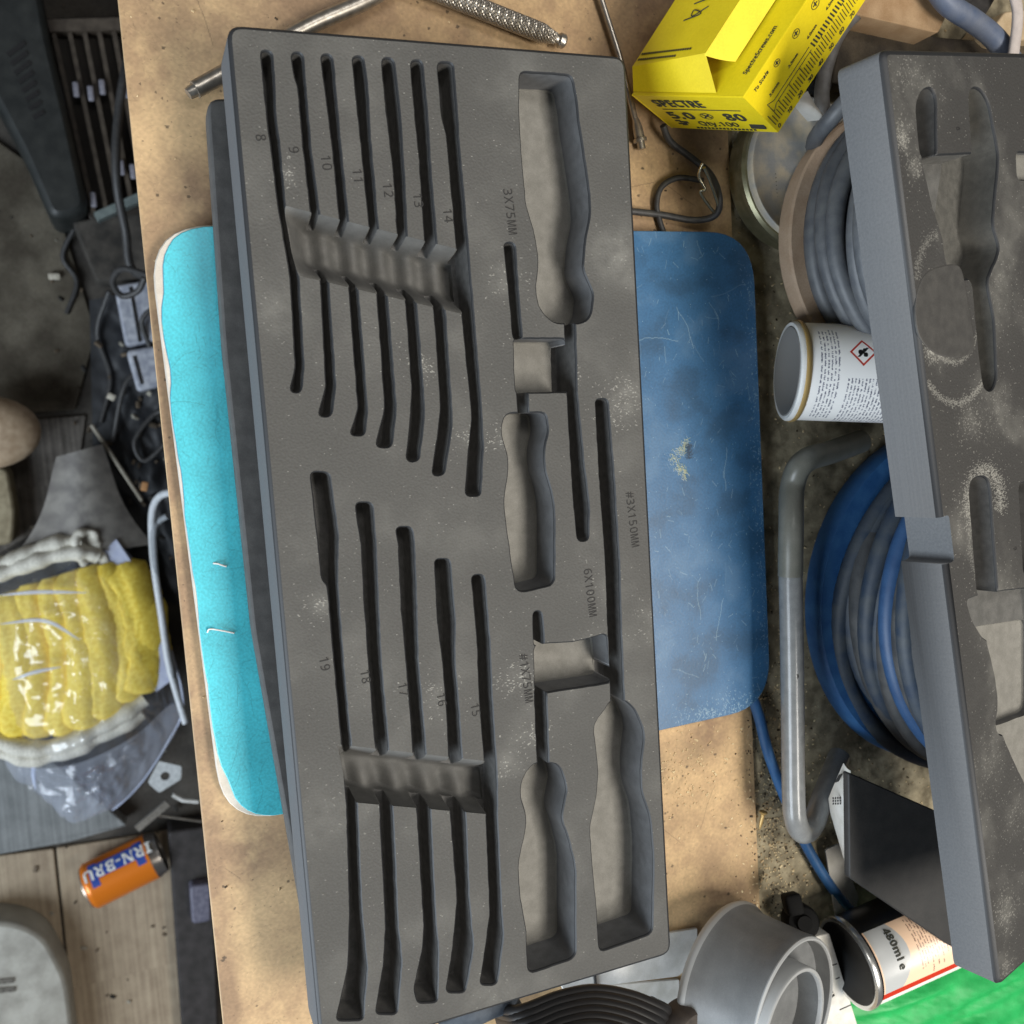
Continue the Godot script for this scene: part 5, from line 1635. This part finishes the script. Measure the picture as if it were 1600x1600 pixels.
	for q in [[V(-203.0, -938.0, -265.4), "white paint flake on the dark floorboard"], [V(-122.4, -886.0, 8.3), "orange wood chip on the black sack near the stick's lower end"], [V(-150.6, -900.0, -108.3), "yellowish chip in the dark beside the white casing"], [V(-163.4, -936.0, -172.4), "tiny pale fragment at the dark floorboard's edge"]]:
		st = S()
		rbox(st, Vector3(7 - chip, 2, 4), 1.5)
		tag(put(st, "chip", MN(L(0.4, 0.36, 0.28), L(0.6, 0.56, 0.48), 20, 0.8) if chip != 1 else M(L(0.4, 0.2, 0.08), 0.8), self, Transform3D(Basis(Vector3.UP, chip * 1.3), q[0])), q[1], "chip")
		chip += 1
	var tang := [[[V(-72.9, -860.0, -222.2), V(-105.0, -870.0, -200.4), V(-98.7, -890.0, -154.0), V(-132.3, -890.0, -123.1), V(-154.9, -905.0, -51.5)], "black lead snaking past the white casing onto the black sack"], [[V(-140.2, -890.0, -239.2), V(-159.3, -915.0, -190.7), V(-149.9, -915.0, -133.5), V(-166.4, -918.0, -77.0)], "thin dark lead along the left side of the black sack"], [[V(-88.6, -900.0, -46.8), V(-119.0, -905.0, -24.0), V(-128.9, -905.0, -49.6), V(-104.0, -905.0, -81.1), V(-84.6, -900.0, -88.1)], "dark looped lead on the black sack near the bench edge"], [[V(-169.8, -930.0, -329.5), V(-190.7, -940.0, -291.3), V(-177.6, -940.0, -258.9), V(-193.9, -942.0, -218.9)], "short dark lead on the floorboard below the vented casing"]]
	for q in tang:
		st = S()
		tube(st, curve(q[0], 7), 3.2, 8)
		tag(put(st, "black_lead", mats.cable_black), q[1], "cable", "loose leads on the floor")
	var bit := S()
	rbox(bit, Vector3(3, 1.2, 1.8), 0.8)
	bit.generate_normals()
	var bm := MultiMesh.new()
	bm.transform_format = MultiMesh.TRANSFORM_3D
	bm.use_colors = true
	bm.mesh = bit.commit()
	bm.instance_count = 170
	var rb := RandomNumberGenerator.new()
	rb.seed = 77
	for k in 170:
		var p := V(rb.randf_range(-390, -120), -943, rb.randf_range(-620, 780))
		if k % 3 == 0:
			p = V(-121.0, -915.0, -90.7) + V(rb.randfn() * 30, 4, rb.randfn() * 110)
		bm.set_instance_transform(k, Transform3D(Basis.from_euler(Vector3(rb.randfn() * 0.4, rb.randf() * TAU, rb.randfn() * 0.4)).scaled(Vector3.ONE * rb.randf_range(0.4, 1.8)), p))
		bm.set_instance_color(k, [L(0.12, 0.09, 0.06), L(0.02, 0.018, 0.015), L(0.06, 0.045, 0.03), L(0.3, 0.28, 0.23)][k % 4])
	var bits := MultiMeshInstance3D.new()
	bits.name = "floor_debris"
	bits.multimesh = bm
	var bmat := StandardMaterial3D.new()
	bmat.vertex_color_use_as_albedo = true
	bmat.roughness = 0.85
	bits.material_override = bmat
	add_child(bits, true)
	tag(bits, "small chips and crumbs of dirt scattered over the floor", "debris")
	bits.set_meta("kind", "stuff")
	# boot toe and block at the left edge
	var b := thing("tan_boot", "tan leather boot toe at the left edge above the glove bag", "boot")
	st = S()
	var rings := []
	for i in range(1, 18):
		var a := PI * i / 18.0 - PI / 2
		var ring := []
		for k in 28:
			var t := TAU * k / 28.0
			ring.append(V(-292.8, -880.0, -72.3) + V(cos(a) * cos(t) * 60, sin(a) * 34 + (8 if cos(t) > 0 else 0) * cos(a), -cos(a) * sin(t) * 44))
		rings.append(ring)
	loft(st, rings, true, true, 80)
	put(st, "toe", MN(L(0.3, 0.21, 0.13), L(0.46, 0.35, 0.24), 70, 0.6), b)
	st = S()
	tube(st, curve([V(-298.1, -892.0, -100.7), V(-263.5, -888.0, -94.6), V(-252.4, -888.0, -66.5), V(-261.7, -888.0, -45.1), V(-298.1, -892.0, -36.9)], 6), 3.5, 8)
	put(st, "welt", MN(L(0.22, 0.15, 0.09), L(0.3, 0.21, 0.14), 40, 0.7), b)
	tag(slab("beige_block", [V(-327.1, -900.0, -34.3), V(-277.5, -900.0, -28.7), V(-274.9, -900.0, 27.3), V(-282.0, -900.0, 66.7), V(-338.4, -900.0, 68.4)], -946, -900, MN(L(0.22, 0.18, 0.11), L(0.34, 0.29, 0.19), 80, 0.8), self, 4, 6), "beige block below the tan boot at the left edge", "block")
	# grey scoop
	st = S()
	var sc := [V(-220.5, -880.0, -37.3), V(-166.6, -880.0, -49.2), V(-119.1, -880.0, 84.5), V(-281.5, -880.0, 82.2)]
	sheet(st, 24, 24, func(u: float, vv: float) -> Vector3:
		var k := 1.0 - 0.18 * sin(vv * PI)
		return bilerp(sc, 0.5 + (u - 0.5) * k, vv) + V(0, 26 * sin(u * PI) * (0.5 + 0.5 * vv) - 14 * vv, 0))
	tag(put(st, "grey_scoop", MN(L(0.14, 0.13, 0.12), L(0.26, 0.245, 0.22), 160, 0.6, 0.02, 2.2)), "flared grey sheet scoop on the floor above the glove bag", "scoop")
	# white lead along the bench
	st = S()
	tube(st, curve([V(-91.3, -700.0, 7.9), V(-108.1, -720.0, 12.6), V(-117.8, -740.0, 31.3), V(-121.2, -760.0, 70.1), V(-121.3, -770.0, 109.4), V(-119.4, -780.0, 157.7), V(-117.3, -790.0, 215.2), V(-111.7, -790.0, 256.1), V(-104.5, -790.0, 297.7)], 6), 4.2, 10)
	tag(put(st, "white_lead", MN(L(0.45, 0.48, 0.5), L(0.6, 0.62, 0.65), 40, 0.4)), "white lead hanging down beside the bench edge, right of the glove bag", "cable")
	st = S()
	tube(st, curve([V(-101.7, -740.0, 37.3), V(-111.8, -750.0, 43.8), V(-118.7, -750.0, 57.3), V(-120.6, -770.0, 109.5), V(-117.9, -790.0, 175.4), V(-113.8, -790.0, 239.7)], 6), 3.6, 10)
	tag(put(st, "grey_lead", MN(L(0.2, 0.22, 0.24), L(0.3, 0.32, 0.34), 40, 0.5)), "grey lead running alongside the white lead beside the bench edge", "cable")
	# metal tag with a hole
	var plate := S()
	prism(plate, round_poly(poly([-14, -16, 14, -18, 20, -2, 2, 22, -16, 14]), 3, 3), [[-2, 0.0], [1.4, 0.0], [2, -0.5]])
	plate.generate_normals()
	var drill := S()
	lathe(drill, [Vector2(0, -6), Vector2(5.5, -6), Vector2(5.5, 6), Vector2(0, 6)], 24)
	drill.generate_normals()
	var tagm: MeshInstance3D = hang(await baked(plate.commit(), [drill.commit()], MN(L(0.45, 0.47, 0.47), L(0.6, 0.62, 0.62), 40, 0.4), mats.dark_steel), "metal_tag", null, self, Transform3D(Basis(Vector3.UP, -0.5), V(-134.3, -820.0, 368.7)))
	tag(tagm, "white metal tag with a round hole beside the bench below the glove bag", "tag")
	st = S()
	bar(st, V(-174.2, -840.0, 438.0), V(-134.9, -840.0, 412.7), 9, 4)
	tag(put(st, "chrome_strip", mats.steel), "short chrome strip above the drinks can", "strip")
	st = S()
	tube(st, [V(-127.7, -850.0, 405.9), V(-116.8, -850.0, 415.1), V(-97.5, -850.0, 421.0)], 3, 8)
	tag(put(st, "white_wire_stub", mats.white), "white wire stub at the bench edge below the metal tag", "wire")
	st = S()
	tube(st, [V(-148.8, -860.0, 432.6), V(-92.0, -860.0, 453.9)], 1.8, 8)
	tag(put(st, "bare_wire", mats.steel), "straight bare wire reaching under the bench above the floorboards", "wire")
	# dirty plank under the bag
	tag(slab("grey_plank", [V(-369.4, -918.0, 327.3), V(-282.9, -918.0, 335.7), V(-187.4, -918.0, 460.5), V(-258.7, -918.0, 467.3), V(-384.4, -918.0, 463.6)], -946, -918, plank_material(L(0.11, 0.12, 0.12), L(0.24, 0.25, 0.25), 36), self, 2, 2), "weathered grey plank on the floor below the glove bag", "plank")
	# drinks can
	var a0 := V(-246.4, -912.0, 531.2)
	var a1 := V(-149.6, -912.0, 502.7)
	var bs := frame(a1 - a0, -(Vector3(-0.12869, 0.43293, -0.05501) - a0))
	var d := thing("drinks_can", "dented orange and blue drinks can lying on the floorboards", "drinks can", a0, "", bs)
	var ln := (a1 - a0).length() * 1000.0
	st = S()
	var body := []
	for j in 24:
		var h := 3.0 + (ln - 16.0) * j / 23.0
		var ring := []
		for i in 40:
			var t := TAU * i / 40.0
			var dent := 6.0 * exp(-pow((h - ln * 0.5) / (ln * 0.22), 2)) * exp(-pow(angle_difference(t, PI - 1.0) / 0.35, 2))
			var r := (31.0 if j > 0 else 28.0) - dent
			ring.append(V(cos(t) * r, h, -sin(t) * r))
		body.append(ring)
	loft(st, body, false, false, 60)
	put(st, "body", M(L(0.75, 0.2, 0.015), 0.28, 0.25), d)
	st = S()
	lathe(st, [Vector2(0, 6), Vector2(20, 5), Vector2(25, 1), Vector2(27, 0.5), Vector2(28.2, 3)], 40)
	put(st, "base", M(L(0.5, 0.42, 0.34), 0.3, 0.8), d)
	st = S()
	lathe(st, [Vector2(31, ln - 13), Vector2(28, ln - 4), Vector2(27.5, ln), Vector2(26, ln), Vector2(25, ln - 3), Vector2(0, ln - 3)], 40)
	put(st, "lid", M(L(0.3, 0.28, 0.26), 0.3, 0.8), d)
	# printed band and name round the can
	st = S()
	for q in [[14.0, 24.0, 2.25, 3.3], [24.0, ln - 28.0, 2.35, 3.0], [ln - 28.0, ln - 17.0, 2.25, 3.3]]:
		for i in 12:
			var t0: float = lerpf(q[2], q[3], i / 12.0)
			var t1: float = lerpf(q[2], q[3], (i + 1) / 12.0)
			var r := 31.35
			quad(st, V(cos(t0) * r, q[0], -sin(t0) * r), V(cos(t1) * r, q[0], -sin(t1) * r), V(cos(t1) * r, q[1], -sin(t1) * r), V(cos(t0) * r, q[1], -sin(t0) * r))
	put(st, "blue_print", M(L(0.02, 0.06, 0.3), 0.35), d)
	var tm := TextMesh.new()
	var f := SystemFont.new()
	f.font_names = PackedStringArray(["Droid Sans"])
	f.font_weight = 700
	tm.font = f
	tm.text = "IRN-BRU"
	tm.font_size = 48
	tm.pixel_size = MM
	tm.depth = 0.4 * MM
	var arr := tm.surface_get_arrays(0)
	var vs: PackedVector3Array = arr[Mesh.ARRAY_VERTEX]
	for i in vs.size():
		vs[i] = Vector3(vs[i].x * 15.0 / 34.5, vs[i].y * 15.0 / 34.5, vs[i].z)
		var a := 2.72 + vs[i].y / 0.0314
		var rr := 0.0317 + vs[i].z
		vs[i] = Vector3(cos(a) * rr, ln * 0.5 * MM - vs[i].x * 1.05, -sin(a) * rr)
	arr[Mesh.ARRAY_VERTEX] = vs
	arr[Mesh.ARRAY_NORMAL] = null
	arr[Mesh.ARRAY_TANGENT] = null
	var am := ArrayMesh.new()
	am.add_surface_from_arrays(Mesh.PRIMITIVE_TRIANGLES, arr)
	hang(am, "name_print", mats.white, d)
	# pale plastic tub at the lower left
	var tub := thing("pale_plastic_tub", "pale grey plastic tub with a curved rim in the lower left corner", "tub")
	slab("shell", [V(-387.4, -890.0, 529.3), V(-331.8, -890.0, 544.0), V(-298.0, -890.0, 572.0), V(-278.4, -890.0, 636.9), V(-278.7, -890.0, 788.4), V(-411.0, -890.0, 743.9)], -943, -890, MN(L(0.24, 0.23, 0.2), L(0.36, 0.35, 0.31), 200, 0.5), tub, 6, 24)
	for q in [[V(-382.1, -888.0, 612.6), V(-338.3, -888.0, 620.2)], [V(-383.4, -888.0, 624.2), V(-338.1, -888.0, 632.3)]]:
		st = S()
		bar(st, q[0], q[1], 6, 3)
		put(st, "groove", mats.dark_steel, tub)
	# dark junk below the bench edge
	tag(slab("dark_board", [V(-138.9, -900.0, 473.2), V(-83.2, -900.0, 476.8), V(-105.6, -900.0, 853.3), V(-150.9, -900.0, 838.1)], -946, -900, MN(L(0.015, 0.013, 0.012), L(0.035, 0.03, 0.03), 120, 0.7), self, 3, 3), "dark board standing in shade below the bench's lower left edge", "board")
	tag(slab("blue_grey_bracket", [V(-119.0, -880.0, 545.7), V(-91.3, -880.0, 548.1), V(-96.3, -880.0, 601.3), V(-120.9, -880.0, 599.4)], -899, -880, MN(L(0.08, 0.08, 0.12), L(0.15, 0.15, 0.2), 40, 0.5), self, 3, 4), "small blue grey bracket on the dark board below the bench edge", "bracket")

# ------------------------------------------------------------------ gloves in a plastic bag
func build_gloves() -> void:
	var g := thing("glove_bundle", "bundle of folded yellow work gloves with cream cuffs inside the clear plastic bag", "gloves")
	var ym := MN(L(0.78, 0.55, 0.05), L(0.92, 0.74, 0.13), 50, 0.7, 0.03, 1.8, 23, 1.0)
	var cm := MN(L(0.5, 0.48, 0.41), L(0.76, 0.73, 0.64), 26, 0.85, 0.03, 2.2, 24, 2.0)
	var st := S()
	var tops := [V(-315.8, -890.0, 129.5), V(-290.2, -886.0, 124.3), V(-265.5, -882.0, 116.4), V(-241.5, -878.0, 110.8), V(-217.5, -875.0, 105.3), V(-196.3, -872.0, 100.9), V(-177.7, -872.0, 99.9), V(-159.2, -876.0, 102.6), V(-148.6, -884.0, 118.2)]
	var lows := [V(-326.6, -890.0, 293.9), V(-298.9, -886.0, 306.1), V(-275.8, -882.0, 310.9), V(-249.2, -878.0, 311.4), V(-223.5, -876.0, 307.2), V(-195.6, -876.0, 298.9), V(-169.5, -878.0, 282.0), V(-150.1, -880.0, 274.0), V(-135.7, -886.0, 255.6)]
	for k in 9:
		var a: Vector3 = tops[k]
		var b: Vector3 = lows[k]
		var side: Vector3 = V(10 + 3 * sin(k * 2.1), 0, 0)
		var p := curve([a, a.lerp(b, 0.25) + side * 0.8 + V(0, 3 + 3 * sin(k * 2.7), 0), a.lerp(b, 0.55) + side + V(0, 5 + 4 * sin(k * 1.7), 0), a.lerp(b, 0.8) + side * 0.5 + V(0, 3, 0), b], 9)
		st = S()
		fold(st, p, 19.0 + 3.5 * sin(k * 1.9), k)
		put(st, "glove", ym, g)
	# cream knitted cuffs: soft rolls lying across the ends of the gloves
	var rolls := [[V(-319.3, -884.0, 104.3), V(-282.6, -876.0, 95.9), V(-245.5, -870.0, 85.2), V(-208.8, -868.0, 81.2), V(-187.8, -874.0, 89.2)], [V(-311.8, -890.0, 92.5), V(-274.8, -882.0, 83.2), V(-233.5, -876.0, 69.6), V(-202.2, -876.0, 69.9)], [V(-201.6, -868.0, 96.6), V(-209.6, -862.0, 77.3), V(-205.0, -864.0, 60.4), V(-190.5, -868.0, 59.1), V(-189.2, -872.0, 74.2), V(-180.8, -874.0, 93.2), V(-178.1, -876.0, 110.2)],
		[V(-336.4, -894.0, 314.6), V(-308.6, -888.0, 328.0), V(-287.6, -886.0, 336.5), V(-261.8, -884.0, 335.9), V(-235.4, -884.0, 332.6), V(-212.1, -886.0, 324.1), V(-184.5, -888.0, 316.2), V(-154.3, -890.0, 301.6)], [V(-333.7, -886.0, 299.6), V(-299.4, -880.0, 317.4), V(-271.1, -878.0, 323.9), V(-241.2, -876.0, 320.6), V(-210.5, -878.0, 311.9), V(-178.9, -880.0, 299.6), V(-149.5, -884.0, 283.7)]]
	for k in rolls.size():
		st = S()
		var wob := k
		tube(st, curve(rolls[k], 9), func(t: float) -> float: return (14.0 if wob != 2 else 7.0) + 1.6 * sin(t * 19.0 + wob) + 0.9 * sin(t * 43.0 + wob * 2.0), 16, false, true, Vector2(0.75, 1.25))
		put(st, "cuff", cm, g)
	# card header inside the bag's right side
	tag(slab("bag_card", [V(-181.7, -872.0, 88.0), V(-162.0, -872.0, 70.7), V(-139.4, -872.0, 117.7), V(-111.3, -872.0, 259.7), V(-134.7, -872.0, 274.6), V(-146.1, -872.0, 170.0)], -874, -872, MN(L(0.42, 0.46, 0.62), L(0.52, 0.56, 0.7), 80, 0.6), self, 0.6, 1.5), "pale bluish card strip inside the right side of the glove bag", "card")
	# the bag: a wrinkled clear skin over the bundle
	var n := FastNoiseLite.new()
	n.seed = 31
	n.frequency = 0.012
	n.noise_type = FastNoiseLite.TYPE_SIMPLEX
	n.fractal_type = FastNoiseLite.FRACTAL_RIDGED
	n.fractal_octaves = 3
	var rim := [V(-196.3, -905.0, 28.9), V(-167.6, -890.0, 70.2), V(-134.5, -890.0, 124.1), V(-114.0, -890.0, 211.9), V(-103.1, -895.0, 301.5), V(-127.1, -915.0, 355.9), V(-170.5, -920.0, 411.3), V(-217.5, -922.0, 442.9), V(-257.0, -924.0, 447.2), V(-304.7, -926.0, 394.0), V(-335.2, -924.0, 335.9), V(-350.4, -915.0, 222.5), V(-337.5, -905.0, 117.0), V(-291.5, -905.0, 84.0), V(-253.1, -905.0, 62.3), V(-221.9, -905.0, 45.2)]
	var outline := curve(rim, 8, true)
	var mid := V(-226.2, -842.0, 193.5)
	st = S()
	st.set_smooth_group(0)
	var rad := 46
	var m := outline.size()
	var at := func(i: int, j: int) -> Vector3:
		var e: Vector3 = outline[i % m]
		var k := float(j) / rad
		var q := mid.lerp(e, k)
		q.y = lerpf(mid.y, e.y, smoothstep(0.45, 1.0, k) * 0.75 + k * k * 0.25)
		var x := q.x * 1000.0
		var z := q.z * 1000.0
		var wr := n.get_noise_2d(x * 0.9, z * 2.2) * 4.2 + n.get_noise_2d(x * 2.2 + 50, z * 3.0) * 1.6
		return q + V(0, wr * (1.0 - pow(k, 8.0)) * (1.0 + 3.2 * smoothstep(0.66, 0.92, k)), 0)
	for j in rad:
		for i in m:
			if j == 0:
				tri(st, at.call(i, 0), at.call(i, 1), at.call(i + 1, 1))
			else:
				quad(st, at.call(i, j), at.call(i, j + 1), at.call(i + 1, j + 1), at.call(i + 1, j))
	var clear := StandardMaterial3D.new()
	clear.albedo_color = Color(0.88, 0.92, 1.0, 0.07)
	clear.transparency = BaseMaterial3D.TRANSPARENCY_ALPHA
	clear.roughness = 0.12
	clear.metallic_specular = 0.75
	var bag := thing("clear_plastic_bag", "crinkled clear plastic bag wrapped round the yellow gloves on the floor", "plastic bag")
	put(st, "film", clear, bag)
	var seam := StandardMaterial3D.new()
	seam.albedo_color = Color(0.86, 0.9, 1.0, 0.45)
	seam.transparency = BaseMaterial3D.TRANSPARENCY_ALPHA
	seam.roughness = 0.2
	st = S()
	tube(st, outline, 1.6, 6, true)
	put(st, "sealed_edge", seam, bag)
	st = S()
	for q in [[V(-295.8, -846.0, 121.3), V(-254.1, -842.0, 122.3), V(-201.7, -842.0, 129.9)], [V(-299.0, -842.0, 155.2), V(-250.5, -838.0, 157.4), V(-214.5, -838.0, 186.5)], [V(-293.2, -846.0, 225.2), V(-267.8, -842.0, 218.9), V(-239.3, -842.0, 217.1)], [V(-290.7, -905.0, 385.2), V(-289.7, -900.0, 358.3), V(-280.6, -890.0, 335.8)]]:
		tube(st, curve(q, 6), func(t: float) -> float: return 0.4 + 2.2 * sin(t * PI), 8, false, true, Vector2(1.0, 0.5))
	put(st, "crease", seam, bag)
	# where the empty ends of the bag lie folded several layers thick the film looks milky
	var milky := StandardMaterial3D.new()
	milky.albedo_color = Color(0.9, 0.93, 1.0, 0.2)
	milky.transparency = BaseMaterial3D.TRANSPARENCY_ALPHA
	milky.roughness = 0.16
	milky.metallic_specular = 0.7
	crumple([V(-319.4, -900.0, 336.4), V(-282.8, -894.0, 353.4), V(-230.4, -890.0, 354.1), V(-166.7, -888.0, 331.5), V(-114.1, -892.0, 297.1), V(-114.3, -905.0, 337.5), V(-151.2, -914.0, 386.5), V(-187.1, -918.0, 424.9), V(-225.0, -920.0, 440.4), V(-256.4, -920.0, 444.0), V(-283.4, -920.0, 410.2), V(-307.7, -922.0, 383.4)], V(-226.4, -896.0, 386.9), 7.0, 51, milky, bag)
	crumple([V(-196.0, -896.0, 29.1), V(-165.3, -884.0, 71.5), V(-151.1, -878.0, 97.2), V(-180.7, -872.0, 93.0), V(-214.9, -866.0, 70.7), V(-251.9, -872.0, 76.7), V(-289.6, -884.0, 88.1), V(-260.1, -896.0, 67.2), V(-223.0, -898.0, 45.3)], V(-208.4, -870.0, 62.2), 5.0, 53, milky, bag)
	# "crinkled clear plastic bag wrapped round the yellow gloves on the floor", "plastic bag")

func fold(st: SurfaceTool, p: Array, r: float, k: int) -> void:
	# one folded glove: a broad soft lobe leaning on its neighbour, creased by noise
	var n := FastNoiseLite.new()
	n.seed = 40 + k
	n.frequency = 0.03
	var rings := []
	var m := p.size()
	for i in m:
		var t := float(i) / (m - 1)
		var d: Vector3 = (p[mini(i + 1, m - 1)] - p[maxi(i - 1, 0)]).normalized()
		var x := d.cross(Vector3.UP).normalized()
		var ring := []
		for j in 26:
			var a := TAU * j / 26
			var e := minf(1.0, minf(t, 1.0 - t) * 9.0 + 0.55)
			var crease := 1.0 + 0.22 * n.get_noise_3d(cos(a) * 18, t * 130.0, sin(a) * 18) - 0.16 * exp(-pow(angle_difference(a, 1.2 + 0.5 * sin(t * 4.0 + k)) / 0.16, 2)) - 0.1 * exp(-pow((t - 0.35 - 0.05 * sin(k * 2.0) - 0.06 * cos(a)) / 0.02, 2)) - 0.1 * exp(-pow((t - 0.68 + 0.05 * cos(a * 2.0)) / 0.025, 2))
			ring.append(p[i] + (x * cos(a) * 1.0 + Vector3.UP * sin(a) * 0.8 + x * sin(a) * 0.6) * r * MM * e * crease)
		rings.append(ring)
	for q in rings:
		q.reverse()
	loft(st, rings, true, true, 80)

func crumple(outline: Array, mid: Vector3, amp: float, sd: int, m: Material, parent: Node) -> void:
	var n := FastNoiseLite.new()
	n.seed = sd
	n.frequency = 0.016
	n.fractal_type = FastNoiseLite.FRACTAL_RIDGED
	n.fractal_octaves = 3
	var ring := curve(outline, 7, true)
	var c := ring.size()
	var rad := 26
	var at := func(i: int, j: int) -> Vector3:
		var k := float(j) / rad
		var q := mid.lerp(ring[i % c], k)
		return q + V(0, n.get_noise_2d(q.x * 1600.0, q.z * 1100.0) * amp * (1.0 - pow(k, 6.0)), 0)
	var st := S()
	st.set_smooth_group(0)
	for j in rad:
		for i in c:
			if j == 0:
				tri(st, at.call(i, 0), at.call(i, 1), at.call(i + 1, 1))
			else:
				quad(st, at.call(i, j), at.call(i, j + 1), at.call(i + 1, j + 1), at.call(i + 1, j))
	put(st, "crumpled_end", m, parent)
